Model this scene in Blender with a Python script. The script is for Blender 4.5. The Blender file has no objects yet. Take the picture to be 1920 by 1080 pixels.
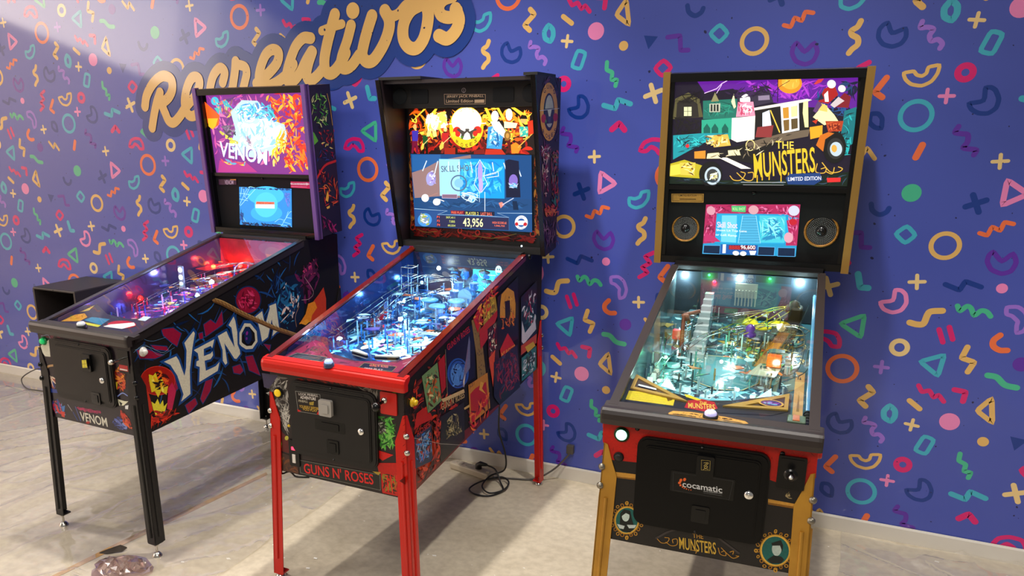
import bpy, bmesh, math, random
from math import sin, cos, pi, radians, sqrt
from mathutils import Vector, Matrix
from mathutils.geometry import tessellate_polygon

# ------------------------------------------------------------------ camera, world, lights, exposure
SC = bpy.context.scene
COL = SC.collection
SC.view_settings.view_transform = 'Standard'
SC.view_settings.look = 'None'
SC.view_settings.gamma = 1.0
SC.view_settings.use_curve_mapping = False
SC.view_settings.exposure = 0.0

def make_camera():
    cd = bpy.data.cameras.new('camera'); co = bpy.data.objects.new('camera', cd); COL.objects.link(co)
    yaw, pitch, roll = -0.4602, 0.2743, -0.0053
    f = Vector((sin(yaw)*cos(pitch), cos(yaw)*cos(pitch), -sin(pitch)))
    r = Vector((cos(yaw), -sin(yaw), 0)); u = r.cross(f)
    R2 = r*cos(roll)+u*sin(roll); U2 = -r*sin(roll)+u*cos(roll)
    m = Matrix((R2, U2, -f)).transposed().to_4x4(); m.translation = Vector((4.82197, -3.6345, 1.71373))
    co.matrix_world = m
    cd.sensor_fit = 'HORIZONTAL'; cd.sensor_width = 36.0; cd.lens = 1514.4056/1920*36
    cd.shift_x = (960-837.2148)/1920; cd.shift_y = (663.8426-540)/1920
    cd.clip_start = 0.05; cd.clip_end = 60
    SC.camera = co
make_camera()

W = bpy.data.worlds.new('room_light'); SC.world = W; W.use_nodes = True
bg = W.node_tree.nodes['Background']; bg.inputs[0].default_value = (1.0, 0.94, 0.86, 1); bg.inputs[1].default_value = 0.235

def area(name, loc, target, sx, sy, power, color=(1, .96, .9), shape='RECTANGLE'):
    l = bpy.data.lights.new(name, 'AREA'); l.shape = shape; l.size = sx; l.size_y = sy; l.energy = power; l.color = color
    o = bpy.data.objects.new(name, l); COL.objects.link(o); o.location = loc
    o.rotation_euler = (Vector(target)-Vector(loc)).to_track_quat('-Z', 'Y').to_euler()
    return o
WARM = (1, .95, .88)
def downlight(x, y, power):
    l = bpy.data.lights.new('ceiling_downlight', 'SPOT'); l.energy = power; l.color = WARM; l.spot_size = radians(82); l.spot_blend = .9; l.shadow_soft_size = .05
    o = bpy.data.objects.new('ceiling_downlight', l); COL.objects.link(o); o.location = (x, y, 3.4)
for x, y, pw in ((.7, -1.6, 230), (2.15, -1.05, 200), (3.30, -.85, 300), (4.55, -.95, 220), (6.0, -1.3, 150)): downlight(x, y, pw)
area('ceiling_light', (1.6, -2.6, 3.4), (1.6, -2.3, 0), .5, .5, 34, WARM)
area('ceiling_light', (4.3, -4.0, 3.4), (3.8, -2.6, 0), 1.2, 1.2, 62, WARM)

# row of unseen lamps added off to the left; the glossy wall covering mirrors their lower edge
def panel_lights():
    e = Vector((0, -.97, -.243)); up = Vector((0, -.243, .97)); z = e.cross(up)   # they shine along +x
    if z.x > 0: z = -z
    s = 0.0
    for w, rad in ((4.0, 7.2), (.9, 4.6), (1.2, 2.6), (1.8, 1.2)):
        l = bpy.data.lights.new('reflection_panel_light', 'AREA'); l.shape = 'RECTANGLE'; l.size = w; l.size_y = 1.9; l.energy = rad*pi*w*1.9; l.color = (1, .86, .74)
        o = bpy.data.objects.new('reflection_panel_light', l); COL.objects.link(o)
        m = Matrix((-e, up, z)).transposed().to_4x4(); m.translation = Vector((-5, -2.6, 3.31))+e*(s+w/2)+up*.95; o.matrix_world = m; s += w
panel_lights()
# added lamp on the unseen left wall, brightening the haze mirrored in the back wall
area('haze_fill_light', (-3.4, -5.2, 3.5), (-6.2, -5.2, 1.2), 5.0, .6, 520, (1, .80, .70))

# ------------------------------------------------------------------ materials
def hexc(h, g=1.0):
    r = [int(h[i:i+2], 16)/255 for i in (0, 2, 4)]
    return [((c/12.92 if c <= .04045 else ((c+.055)/1.055)**2.4)*g) for c in r]+[1.0]
MATS = {}
def mat(name, col='808080', rough=.5, metal=0.0, emit=None, es=0.0, coat=0.0, noise=0, nscale=40, bump=0, attr=False, alpha=1, spec=.5, nc=None):
    if name in MATS: return MATS[name]
    m = bpy.data.materials.new(name); m.use_nodes = True; nt = m.node_tree; b = nt.nodes['Principled BSDF']
    b.inputs['Base Color'].default_value = hexc(col); b.inputs['Roughness'].default_value = rough; b.inputs['Metallic'].default_value = metal
    b.inputs['Coat Weight'].default_value = coat; b.inputs['Coat Roughness'].default_value = .08; b.inputs['Specular IOR Level'].default_value = spec
    src = None
    if attr:
        a = nt.nodes.new('ShaderNodeAttribute'); a.attribute_name = 'Col'; src = a.outputs['Color']
        nt.links.new(src, b.inputs['Base Color'])
    if noise:
        n = nt.nodes.new('ShaderNodeTexNoise'); n.inputs['Scale'].default_value = nscale; n.inputs['Detail'].default_value = 6
        tc = nt.nodes.new('ShaderNodeTexCoord'); nt.links.new(tc.outputs['Object'], n.inputs['Vector'])
        mx = nt.nodes.new('ShaderNodeMixRGB'); mx.blend_type = 'MULTIPLY'; mx.inputs[0].default_value = noise
        rp = nt.nodes.new('ShaderNodeValToRGB'); rp.color_ramp.elements[0].position = .3; rp.color_ramp.elements[1].position = .7
        rp.color_ramp.elements[0].color = hexc(nc) if nc else (.35, .35, .35, 1)
        nt.links.new(n.outputs['Fac'], rp.inputs[0]); nt.links.new(rp.outputs[0], mx.inputs[2])
        if src: nt.links.new(src, mx.inputs[1])
        else: mx.inputs[1].default_value = hexc(col)
        nt.links.new(mx.outputs[0], b.inputs['Base Color'])
        if bump:
            bp = nt.nodes.new('ShaderNodeBump'); bp.inputs['Strength'].default_value = bump; bp.inputs['Distance'].default_value = .002
            nt.links.new(n.outputs['Fac'], bp.inputs['Height']); nt.links.new(bp.outputs[0], b.inputs['Normal'])
    if emit or (attr and es):
        if attr: nt.links.new(src, b.inputs['Emission Color']); b.inputs['Base Color'].default_value = (0, 0, 0, 1); nt.links.remove(b.inputs['Base Color'].links[0]) if b.inputs['Base Color'].links else None
        else: b.inputs['Emission Color'].default_value = hexc(emit)
        b.inputs['Emission Strength'].default_value = es
    if alpha < 1: b.inputs['Alpha'].default_value = alpha
    MATS[name] = m
    return m
def glass_mat(name, tint='ffffff', rough=.02, refl=1.0, film=0.0, milk=0.0):
    m = bpy.data.materials.new(name); m.use_nodes = True; nt = m.node_tree; nt.nodes.clear()
    o = nt.nodes.new('ShaderNodeOutputMaterial'); t = nt.nodes.new('ShaderNodeBsdfTransparent'); t.inputs[0].default_value = hexc(tint)
    g = nt.nodes.new('ShaderNodeBsdfGlossy'); g.inputs['Roughness'].default_value = rough
    fr = nt.nodes.new('ShaderNodeFresnel'); ge = nt.nodes.new('ShaderNodeNewGeometry')
    ir = nt.nodes.new('ShaderNodeMapRange'); ir.inputs[3].default_value = 1.5; ir.inputs[4].default_value = 1/1.5
    nt.links.new(ge.outputs['Backfacing'], ir.inputs[0]); nt.links.new(ir.outputs[0], fr.inputs[0])
    mu = nt.nodes.new('ShaderNodeMath'); mu.operation = 'MULTIPLY_ADD'; mu.inputs[1].default_value = refl; mu.inputs[2].default_value = film
    mx = nt.nodes.new('ShaderNodeMixShader'); nt.links.new(fr.outputs[0], mu.inputs[0]); nt.links.new(mu.outputs[0], mx.inputs[0])
    nt.links.new(t.outputs[0], mx.inputs[1]); nt.links.new(g.outputs[0], mx.inputs[2]); nt.links.new(mx.outputs[0], o.inputs[0])
    if milk:
        df = nt.nodes.new('ShaderNodeBsdfDiffuse'); df.inputs[0].default_value = hexc('e8e0d6'); m2 = nt.nodes.new('ShaderNodeMixShader'); m2.inputs[0].default_value = milk
        nt.links.new(mx.outputs[0], m2.inputs[1]); nt.links.new(df.outputs[0], m2.inputs[2]); nt.links.new(m2.outputs[0], o.inputs[0])
    MATS[name] = m; return m

# ------------------------------------------------------------------ mesh helpers
def link(name, me, parent=None, mats=()):
    o = bpy.data.objects.new(name, me); COL.objects.link(o)
    if parent is not None: o.parent = parent
    for m in mats: me.materials.append(m)
    return o
class MB:
    def __init__(s): s.v = []; s.f = []; s.m = []; s.sm = []; s.cur = 0
    def add(s, vs, fs, smooth=False):
        b = len(s.v); s.v += [tuple(v) for v in vs]; s.f += [tuple(b+i for i in f) for f in fs]; s.m += [s.cur]*len(fs); s.sm += [smooth]*len(fs); return s
    def box(s, x0, x1, y0, y1, z0, z1, bev=0):
        if bev:
            return s.rbox(x0, x1, y0, y1, z0, z1, bev)
        vs = [(x, y, z) for x in (x0, x1) for y in (y0, y1) for z in (z0, z1)]
        return s.add(vs, [(0, 1, 3, 2), (4, 6, 7, 5), (0, 4, 5, 1), (2, 3, 7, 6), (0, 2, 6, 4), (1, 5, 7, 3)])
    def rbox(s, x0, x1, y0, y1, z0, z1, b):
        bm = bmesh.new(); bmesh.ops.create_cube(bm, size=1.0)
        for v in bm.verts: v.co = Vector(((x0+x1)/2+v.co.x*(x1-x0), (y0+y1)/2+v.co.y*(y1-y0), (z0+z1)/2+v.co.z*(z1-z0)))
        b = min(b, .45*min(abs(x1-x0), abs(y1-y0), abs(z1-z0)))
        bmesh.ops.bevel(bm, geom=bm.edges[:], offset=b, segments=2, affect='EDGES', profile=.5)
        bm.verts.index_update(); s.add([v.co[:] for v in bm.verts], [[v.index for v in f.verts] for f in bm.faces]); bm.free(); return s
    def prism(s, pts, axis, a, b, smooth=False):
        """2-D outline extruded along axis; pts are the two other coordinates in xyz order"""
        def mk(p, t):
            return {'x': (t, p[0], p[1]), 'y': (p[0], t, p[1]), 'z': (p[0], p[1], t)}[axis]
        n = len(pts); vs = [mk(p, a) for p in pts]+[mk(p, b) for p in pts]
        tri = tessellate_polygon([[Vector((p[0], p[1], 0)) for p in pts]])
        fs = [tuple(t) for t in tri]+[tuple(n+i for i in reversed(t)) for t in tri]
        fs += [(i, (i+1) % n, n+(i+1) % n, n+i) for i in range(n)]
        return s.add(vs, fs)
    def tube(s, pts, r, n=6, caps=True, closed=False):
        pts = [Vector(p) for p in pts]; vs = []; fs = []; N = len(pts); rs = r if isinstance(r, (list, tuple)) else [r]*N
        up = None
        for i, p in enumerate(pts):
            if closed: d = pts[(i+1) % N]-pts[i-1]
            else: d = pts[min(i+1, N-1)]-pts[max(i-1, 0)]
            if d.length < 1e-9: d = Vector((0, 0, 1))
            d.normalize()
            if up is None: up = d.orthogonal().normalized()
            up = (up-d*up.dot(d)); up = up.normalized() if up.length > 1e-6 else d.orthogonal().normalized()
            w = d.cross(up)
            for k in range(n):
                a = 2*pi*k/n; vs.append(p+(up*cos(a)+w*sin(a))*rs[i])
        for i in range(N if closed else N-1):
            for k in range(n):
                j = (i+1) % N; fs.append((i*n+k, i*n+(k+1) % n, j*n+(k+1) % n, j*n+k))
        s.add(vs, fs, True)
        if caps and not closed:
            s.add([vs[k] for k in range(n)], [tuple(reversed(range(n)))]); s.add([vs[(N-1)*n+k] for k in range(n)], [tuple(range(n))])
        return s
    def lathe(s, prof, c, axis=(0, 0, 1), n=16, smooth=True):
        ax = Vector(axis).normalized(); u = ax.orthogonal().normalized(); w = ax.cross(u); c = Vector(c); vs = []; fs = []
        for r, h in prof:
            for k in range(n):
                a = 2*pi*k/n; vs.append(c+ax*h+(u*cos(a)+w*sin(a))*max(r, 1e-5))
        for i in range(len(prof)-1):
            for k in range(n): fs.append((i*n+k, i*n+(k+1) % n, (i+1)*n+(k+1) % n, (i+1)*n+k))
        s.add(vs, fs, smooth)
        s.add([vs[k] for k in range(n)], [tuple(reversed(range(n)))]); s.add([vs[(len(prof)-1)*n+k] for k in range(n)], [tuple(range(n))])
        return s
    def build(s, name, mats, parent=None):
        me = bpy.data.meshes.new(name); me.from_pydata(s.v, [], s.f)
        ms = mats if isinstance(mats, (list, tuple)) else [mats]
        for m in ms: me.materials.append(m)
        me.polygons.foreach_set('material_index', s.m); me.polygons.foreach_set('use_smooth', s.sm); me.update()
        o = bpy.data.objects.new(name, me); COL.objects.link(o)
        bm = bmesh.new(); bm.from_mesh(me); bmesh.ops.recalc_face_normals(bm, faces=bm.faces); bm.to_mesh(me); bm.free()
        if parent is not None: o.parent = parent
        return o
def tag(o, label=None, cat=None, group=None, kind=None):
    if label: o['label'] = label
    if cat: o['category'] = cat
    if group: o['group'] = group
    if kind: o['kind'] = kind
    return o
def rrect(x0, x1, z0, z1, r, n=5):
    pts = []
    for cx, cz, a0 in ((x1-r, z1-r, 0), (x0+r, z1-r, 90), (x0+r, z0+r, 180), (x1-r, z0+r, 270)):
        for k in range(n+1):
            a = radians(a0+90*k/n); pts.append((cx+r*cos(a), cz+r*sin(a)))
    return pts
def smooth_path(pts, closed=False, it=6):
    P = [Vector(p) for p in pts]; n = len(P)
    if n < 3: return P
    out = []
    for i in range(n if closed else n-1):
        p0 = P[(i-1) % n] if closed or i > 0 else P[0]*2-P[1]
        p1 = P[i]; p2 = P[(i+1) % n]; p3 = P[(i+2) % n] if closed or i+2 < n else P[-1]*2-P[-2]
        for k in range(it):
            t = k/it; out.append(.5*((2*p1)+(p2-p0)*t+(2*p0-5*p1+4*p2-p3)*t*t+(-p0+3*p1-3*p2+p3)*t**3))
    if not closed: out.append(P[-1])
    return out

# ------------------------------------------------------------------ flat print: outlines, bands and letters laid on a surface
_FT = {}
def text_mesh(s, bold=.012):
    if s in _FT: return _FT[s]
    cu = bpy.data.curves.new('lettering', 'FONT'); cu.body = s; cu.size = 1; cu.offset = bold; cu.resolution_u = 3
    o = bpy.data.objects.new('lettering', cu); COL.objects.link(o)
    me = o.to_mesh(); me.calc_loop_triangles()
    v = [(p.co.x, p.co.y) for p in me.vertices]; t = [tuple(q.vertices) for q in me.loop_triangles]
    o.to_mesh_clear(); bpy.data.objects.remove(o); bpy.data.curves.remove(cu)
    xs = [a for a, b in v]; ys = [b for a, b in v]; x0, x1, y0, y1 = min(xs), max(xs), min(ys), max(ys)
    _FT[s] = ([((a-x0)/(x1-x0), (b-y0)/(y1-y0)) for a, b in v], t); return _FT[s]
class Print:
    def __init__(s): s.v = []; s.f = []; s.c = []; s.h = 0.0
    def tri(s, pts, tris, col, h=None):
        b = len(s.v); h = s.h if h is None else h
        s.v += [(p[0], p[1], h) for p in pts]; s.f += [tuple(b+i for i in t) for t in tris]; s.c += [col]*len(tris)
    def poly(s, pts, col):
        t = tessellate_polygon([[Vector((p[0], p[1], 0)) for p in pts]]); s.tri(pts, [tuple(q) for q in t], col)
    def ribbon(s, pts, w, col, closed=False, round_caps=True, taper=None):
        P = []
        for p in pts:
            q = Vector((p[0], p[1]))
            if not P or (q-P[-1]).length > 1e-5: P.append(q)
        if closed and len(P) > 2 and (P[0]-P[-1]).length < 1e-5: P.pop()
        n = len(P); h = w/2
        if n == 1: return s.disc(P[0], h, col)
        L = []; R = []
        for i in range(n):
            a = P[i]-P[i-1] if (i > 0 or closed) else P[1]-P[0]
            b = P[(i+1) % n]-P[i] if (i < n-1 or closed) else a
            a = a.normalized(); b = b.normalized(); na = Vector((-a.y, a.x)); nb = Vector((-b.y, b.x)); m = na+nb
            if m.length < .2: m = na
            m.normalize(); k = h/max(.45, m.dot(na)); k *= taper[i] if taper else 1
            L.append(P[i]+m*k); R.append(P[i]-m*k)
        vs = L+R; fs = []
        for i in range(n if closed else n-1):
            j = (i+1) % n; fs.append((i, j, n+j, n+i))
        s.tri(vs, fs, col)
        if round_caps and not closed and not taper:
            for c, d in ((P[0], P[0]-P[1]), (P[-1], P[-1]-P[-2])):
                d = d.normalized(); e = Vector((-d.y, d.x)); q = [c+e*h*cos(t*pi/6)+d*h*sin(t*pi/6) for t in range(7)]
                s.tri(q, [tuple(range(7))], col)
    def disc(s, c, r, col, ry=None, n=24, ax=None):
        ry = ry or r; s.tri([(c[0]+r*cos(2*pi*k/n), c[1]+ry*sin(2*pi*k/n)) for k in range(n)], [tuple(range(n))], col)
    def text(s, t, col, bl, br, tl):
        v, f = text_mesh(t); bl = Vector(bl); u = Vector(br)-bl; w = Vector(tl)-bl
        s.tri([bl+u*a+w*b for a, b in v], f, col)
    def run(s, items, step=1.5e-5):
        for it in items:
            k, col, a, d = it; P = [(d[i]/1000, d[i+1]/1000) for i in range(0, len(d), 2)]
            if k == 'X':
                cols = [hexc(c) for c in col.split()]; n, seed, w, ln = a; rnd = random.Random(seed); w /= 1000; ln /= 1000
                xs = [p[0] for p in P]; ys = [p[1] for p in P]; x0, x1, y0, y1 = min(xs), max(xs), min(ys), max(ys)
                def ins(p):
                    c = False
                    for i in range(len(P)):
                        q, r = P[i], P[i-1]
                        if (q[1] > p[1]) != (r[1] > p[1]) and p[0] < (r[0]-q[0])*(p[1]-q[1])/(r[1]-q[1])+q[0]: c = not c
                    return c
                base = rnd.uniform(0, 6.28); done = 0; tries = 0
                while done < n and tries < n*30:
                    tries += 1; a0 = (rnd.uniform(x0, x1), rnd.uniform(y0, y1)); l = ln*rnd.uniform(.4, 1.1)*(1 if tries < n*12 else .4); th = rnd.choice((base, base+1.6, rnd.uniform(0, 6.28)))+rnd.uniform(-.5, .5)
                    e = (a0[0]+l*cos(th), a0[1]+l*sin(th)); bend = rnd.uniform(-.28, .28)*l; m = ((a0[0]+e[0])/2-sin(th)*bend, (a0[1]+e[1])/2+cos(th)*bend)
                    if not (ins(a0) and ins(e) and ins(m)): continue
                    pts = [((1-t)**2*a0[0]+2*t*(1-t)*m[0]+t*t*e[0], (1-t)**2*a0[1]+2*t*(1-t)*m[1]+t*t*e[1]) for t in (0, .2, .45, .7, 1)]
                    s.ribbon(pts, w*rnd.uniform(.6, 2.2), cols[rnd.randrange(len(cols))], taper=[.15, .9, 1.1, .8, .1]); s.h += 2.5e-6; done += 1
                s.h += step; continue
            c = hexc(col); w = (a if not isinstance(a, str) else 0)/1000
            if k == 'P': s.poly(P, c)
            elif k == 'S': s.ribbon(smooth_path([Vector((p[0], p[1], 0)) for p in P]), w, c)
            elif k == 'L': s.ribbon(P, w, c)
            elif k == 'C': s.ribbon(P, w, c, closed=True)
            elif k in 'ER':
                c0, ex, ey = [Vector(p) for p in P]; ux = ex-c0; uy = ey-c0
                ring = [c0+ux*cos(2*pi*t/28)+uy*sin(2*pi*t/28) for t in range(28)]
                if k == 'E': s.tri(ring, [tuple(range(28))], c)
                else: s.ribbon(ring, w, c, closed=True)
            elif k == 'T': s.text(a, c, *P)
            s.h += step
        return s
    def keep(s, test):
        k = [i for i, f in enumerate(s.f) if all(test(s.v[j][0], s.v[j][1]) for j in f)]
        s.f = [s.f[i] for i in k]; s.c = [s.c[i] for i in k]; return s
    def build(s, name, m, parent, frame, base=0.0, kind=None):
        """frame(a,b,h) -> local point; h is the ink height above the surface"""
        me = bpy.data.meshes.new(name); me.from_pydata([frame(a, b, base+h) for a, b, h in s.v], [], s.f)
        ca = me.color_attributes.new('Col', 'FLOAT_COLOR', 'CORNER'); data = []
        for f, c in zip(s.f, s.c): data += c*len(f)
        ca.data.foreach_set('color', data); me.materials.append(m); me.update()
        o = bpy.data.objects.new(name, me); COL.objects.link(o)
        if parent is not None: o.parent = parent
        if kind: o['kind'] = kind
        return o
ART={
'Vs':[
['X','0f2c5c 163f7a 0a1a3c 1f5a9a',[120,1,5,120],[63,1079,400,1159,1081,1247,1059,996,722,584,420,549,54,530,6,845]],
['P','8e1236',0,[24,882,68,879,160,827,112,823,37,842]],
['C','123a72',4,[24,882,68,879,160,827,112,823,37,842]],
['P','8e1236',0,[94,886,178,860,188,836,117,859]],
['C','123a72',4,[94,886,178,860,188,836,117,859]],
['P','8e1236',0,[157,937,221,929,262,895,231,845,200,871,164,907]],
['C','123a72',4,[157,937,221,929,262,895,231,845,200,871,164,907]],
['P','8e1236',0,[296,1022,326,1035,346,1015,277,985]],
['C','123a72',4,[296,1022,326,1035,346,1015,277,985]],
['P','8e1236',0,[388,906,432,919,460,896,505,944,506,881,393,848]],
['C','123a72',4,[388,906,432,919,460,896,505,944,506,881,393,848]],
['P','8e1236',0,[354,874,381,874,381,845,358,845]],
['C','123a72',4,[354,874,381,874,381,845,358,845]],
['P','8e1236',0,[540,677,591,676,612,639,586,628,545,645]],
['C','123a72',4,[540,677,591,676,612,639,586,628,545,645]],
['P','8e1236',0,[370,658,417,657,395,604,343,560,331,588]],
['C','123a72',4,[370,658,417,657,395,604,343,560,331,588]],
['P','8e1236',0,[242,586,303,602,314,570,258,541]],
['C','123a72',4,[242,586,303,602,314,570,258,541]],
['P','8e1236',0,[628,703,680,696,722,584,646,630]],
['C','123a72',4,[628,703,680,696,722,584,646,630]],
['P','8e1236',0,[755,733,809,714,797,685]],
['C','123a72',4,[755,733,809,714,797,685]],
['P','8e1236',0,[194,774,216,668,186,654,178,756]],
['C','123a72',4,[194,774,216,668,186,654,178,756]],
['S','5f8fc0',1,[10,875,69,892,134,833,217,845]],
['S','8fb0d0',1,[18,883,75,885,155,839,206,864]],
['S','5f8fc0',1,[43,929,103,899,176,898]],
['E','8c1230',0,[677,958,756,943,670,899]],
['X','c02050 5a0a20 d03a68',[26,2,6,70],[627,1009,712,1005,750,950,728,906,650,909,604,954]],
['R','0f2c5c',5,[677,958,761,942,670,896]],
['P','0c1a30',0,[943,1021,1052,1023,1084,927,1074,811,986,738,871,764,842,858,868,941]],
['X','1d5f8f 2a86b8 0a1426 e8c8c0 132c58',[70,5,9,90],[912,1002,1020,1009,1064,931,1035,832,967,755,852,774,842,858,886,925]],
['X','c8306a 5a1040 e05080',[26,6,5,110],[1041,1018,1171,1089,1213,1083,1205,986,1098,964]],
['X','6a1848 1a0a14 3a0c28',[30,7,10,120],[1005,1056,1224,1082,1207,865,1078,850]],
['P','c8380c',0,[1119,842,1198,887,1244,919,1261,855,1257,794,1166,758,1081,763]],
['P','e8860e',0,[1085,809,1110,857,1163,860,1182,823,1136,792,1123,761,1060,767,1029,768]],
['P','f2a020',0,[1030,774,1093,781,1112,763,1080,753]],
['S','e0a060',1.5,[1037,858,1003,812,1008,759]],
['S','d8b8b8',1.5,[1090,998,1157,914,1122,881,1060,886]],
['E','9c1208',0,[114,731,200,706,106,673]],
['R','d84030',2,[114,731,201,706,106,672]],
['X','1a0505 3a0806 c83018 e86018',[60,181,6,50],[65,766,120,780,181,723,175,680,107,678,58,714]],
['P','d8c020',0,[69,743,71,770,91,759,106,768,114,731,137,732,143,695,162,695,149,660,124,684,105,662,92,693,75,693]],
['X','e0a010 1a0505 f0e060',[30,182,5,40],[75,763,146,721,153,664,95,692]],
['P','e0d030',0,[73,623,69,656,85,641,101,658,110,630,128,644,129,616,149,626,134,598,118,583,82,595]],
['P','c02810',0,[55,715,65,668,72,617,51,608,45,664]],
['P','b8184a',0,[162,684,185,705,201,661,171,591,144,600]],
['X','a81808 d83018 5a0a06',[46,8,6,60],[46,620,192,590,217,560,54,532]],
['C','123f80',22,[153,801,220,807,232,786,254,713,267,744,279,819,271,852,327,890,334,879,313,822,286,727,277,626,223,609,239,636,216,724,185,779]],
['C','123f80',22,[319,809,443,828,426,792,418,804,376,800,373,769,414,771,426,778,427,759,411,746,375,748,377,702,438,707,462,720,447,683,333,663,344,728,324,739,329,757,343,758,340,790]],
['C','123f80',22,[465,837,520,847,533,816,563,761,553,856,536,871,572,903,580,882,590,809,596,723,569,706,556,711,501,797,509,703,497,697,483,720,487,768]],
['P','cfc8b4',0,[153,801,220,807,232,786,254,713,267,744,279,819,271,852,327,890,334,879,313,822,286,727,277,626,223,609,239,636,216,724,185,779]],
['P','cfc8b4',0,[319,809,443,828,426,792,418,804,376,800,373,769,414,771,426,778,427,759,411,746,375,748,377,702,438,707,462,720,447,683,333,663,344,728,324,739,329,757,343,758,340,790]],
['P','cfc8b4',0,[465,837,520,847,533,816,563,761,553,856,536,871,572,903,580,882,590,809,596,723,569,706,556,711,501,797,509,703,497,697,483,720,487,768]],
['C','123f80',20,[593,772,597,824,635,862,680,852,724,803,727,753,684,721,633,731,601,752]],
['C','cfc8b4',15,[603,773,608,817,640,849,673,841,708,800,709,757,677,735,639,742,613,761]],
['E','0c2450',0,[655,793,680,787,651,756]],
['E','8a2890',0,[650,808,657,807,648,799]],
['E','6a2890',0,[645,784,651,783,644,777]],
['C','123f80',18,[697,867,762,889,776,816,817,891,815,904,863,907,865,885,876,769,852,767,822,754,833,785,826,837,790,757,747,745,739,799,728,839]],
['P','cfc8b4',0,[697,867,762,889,776,816,817,891,815,904,863,907,865,885,876,769,852,767,822,754,833,785,826,837,790,757,747,745,739,799,728,839]],
['S','5a3c20',17,[416,1015,501,977,632,898,756,833,871,773,1136,656]],
['S','8a6238',12,[424,1014,509,978,636,902,757,838,872,779,1136,662]],
['S','b08c58',4,[443,1014,517,982,637,910,758,845,873,785,1137,667]],
['L','3c2612',2,[443,1017,453,996]],
['L','3c2612',2,[464,1006,474,985]],
['L','3c2612',2,[484,995,494,974]],
['L','3c2612',2,[505,985,515,963]],
['L','3c2612',2,[526,974,537,952]],
['L','3c2612',2,[547,963,558,941]],
['L','3c2612',2,[569,952,580,930]],
['L','3c2612',2,[591,941,602,918]],
['L','3c2612',2,[613,929,624,907]],
['L','3c2612',2,[635,918,647,895]],
['L','3c2612',2,[658,906,670,883]],
['L','3c2612',2,[681,894,693,871]],
['L','3c2612',2,[704,882,716,859]],
['L','3c2612',2,[728,870,740,847]],
['L','3c2612',2,[752,858,764,834]],
['L','3c2612',2,[776,846,788,822]],
['L','3c2612',2,[800,833,813,809]],
['L','3c2612',2,[825,820,838,796]],
['L','3c2612',2,[850,807,863,783]],
['L','3c2612',2,[875,794,888,770]],
['L','3c2612',2,[901,781,914,756]],
['L','3c2612',2,[927,768,941,743]],
],
'Vf':[
['P','1a0f1a',0,[-274,528,274,528,274,905,-274,905]],
['X','5a0f30 2c1020 7a1840',[40,11,8,150],[-302,890,236,917,282,905,250,888,-209,868]],
['P','d8d4c0',0,[-268,838,-209,871,-214,797,-249,795,-263,810]],
['S','c8ccd8',3,[-286,836,-287,798,-270,747]],
['S','9098c0',3,[-255,882,-211,891,-199,879]],
['S','b89060',9,[-255,735,-237,752,-204,761]],
['S','c02840',5,[-263,729,-248,717,-256,696]],
['X','a04838 e0c8b0 203080 101018',[22,12,6,70],[-248,717,-194,710,-190,648,-241,650]],
['P','243a8c',0,[-251,654,-192,655,-188,641,-245,635]],
['X','c02040 284090 101420 8aa0d8 d03020',[46,13,6,70],[-240,621,-187,610,-153,538,-251,536]],
['P','3f78b8',0,[-186,581,-164,590,-172,564,-188,556]],
['P','d03828',0,[-197,560,-170,559,-178,534,-195,536]],
['L','c8c8d0',2,[-145,597,-123,572]],
['L','5a70c0',3,[-98,595,-76,536]],
['L','3858a8',3,[-117,568,-96,535]],
['X','8a1648 b02058',[20,14,6,90],[-95,596,65,603,76,591,-83,583]],
['T','e0dccc','VENOM',[-73,538,89,537,-75,578]],
['P','b02020',0,[-46,532,-31,544,-15,540,-30,530]],
['X','2a3478 5a68b0 181838 8090d0',[36,15,6,70],[119,584,178,598,216,563,193,533,113,545]],
['X','d04020 8a1a10 e08020 3a0808',[50,16,6,60],[150,804,239,821,224,711,164,702]],
['P','e0c030',0,[158,738,181,745,172,712,157,715]],
['R','d06030',5,[205,745,224,747,204,734]],
['S','8090d0',5,[167,680,201,701,228,694]],
['P','e8e4c8',0,[168,671,208,668,230,671,199,648,173,644]],
['P','101010',0,[176,663,194,656,182,641]],
['P','e8e8e8',0,[208,649,228,655,222,636,206,635]],
['X','c83018 e05828 5a1008',[36,17,6,60],[165,629,195,624,242,568,230,533,165,591]],
],
'Vd':[
['P','d8c838',0,[40,827,67,832,68,800,39,795]],
['L','5a5010',1.2,[38,811,69,816]],
['L','5a5010',1.2,[56,829,54,798]],
],
'Vbs':[
['X','1c5a18 3a8a28 7ab048 0a1c08 c8c880',[60,21,3,40],[1126,1873,1238,1879,1269,1783,1257,1705,1138,1720,1118,1774]],
['X','8a1410 c83020 d8b860 2a0808',[36,22,3,30],[1163,1731,1308,1686,1289,1607,1180,1628]],
['S','e0a040',3,[1250,1870,1271,1805,1284,1724]],
['P','50902c',0,[1103,1706,1135,1688,1163,1651,1124,1630,1100,1666]],
['X','283068 182040 8a1020',[20,23,3,40],[1106,1630,1295,1607,1318,1549,1124,1549]],
['S','b82010',12,[1133,1473,1205,1533,1297,1553]],
['X','c02810 701008 e05020 2a0808',[50,24,4,50],[1143,1524,1306,1483,1324,1324,1169,1337,1130,1445]],
['P','e8a030',0,[1217,1415,1228,1386,1219,1358,1199,1368]],
['P','e0a040',0,[1204,1334,1232,1340,1231,1328,1210,1324]],
['S','e08030',3,[1184,1434,1212,1440,1244,1409]],
['X','7a1848 a02060 2a1030',[30,25,4,50],[1153,1306,1304,1242,1286,1193,1160,1215]],
],
'Vb':[
['P','7a2a80',0,[-301,1880,378,1881,425,1490,-300,1478]],
['X','c84a98 8a3aa0 e070a8 5a3070',[70,31,6,70],[-292,1873,86,1875,-85,1741,-273,1507,-295,1506]],
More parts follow.
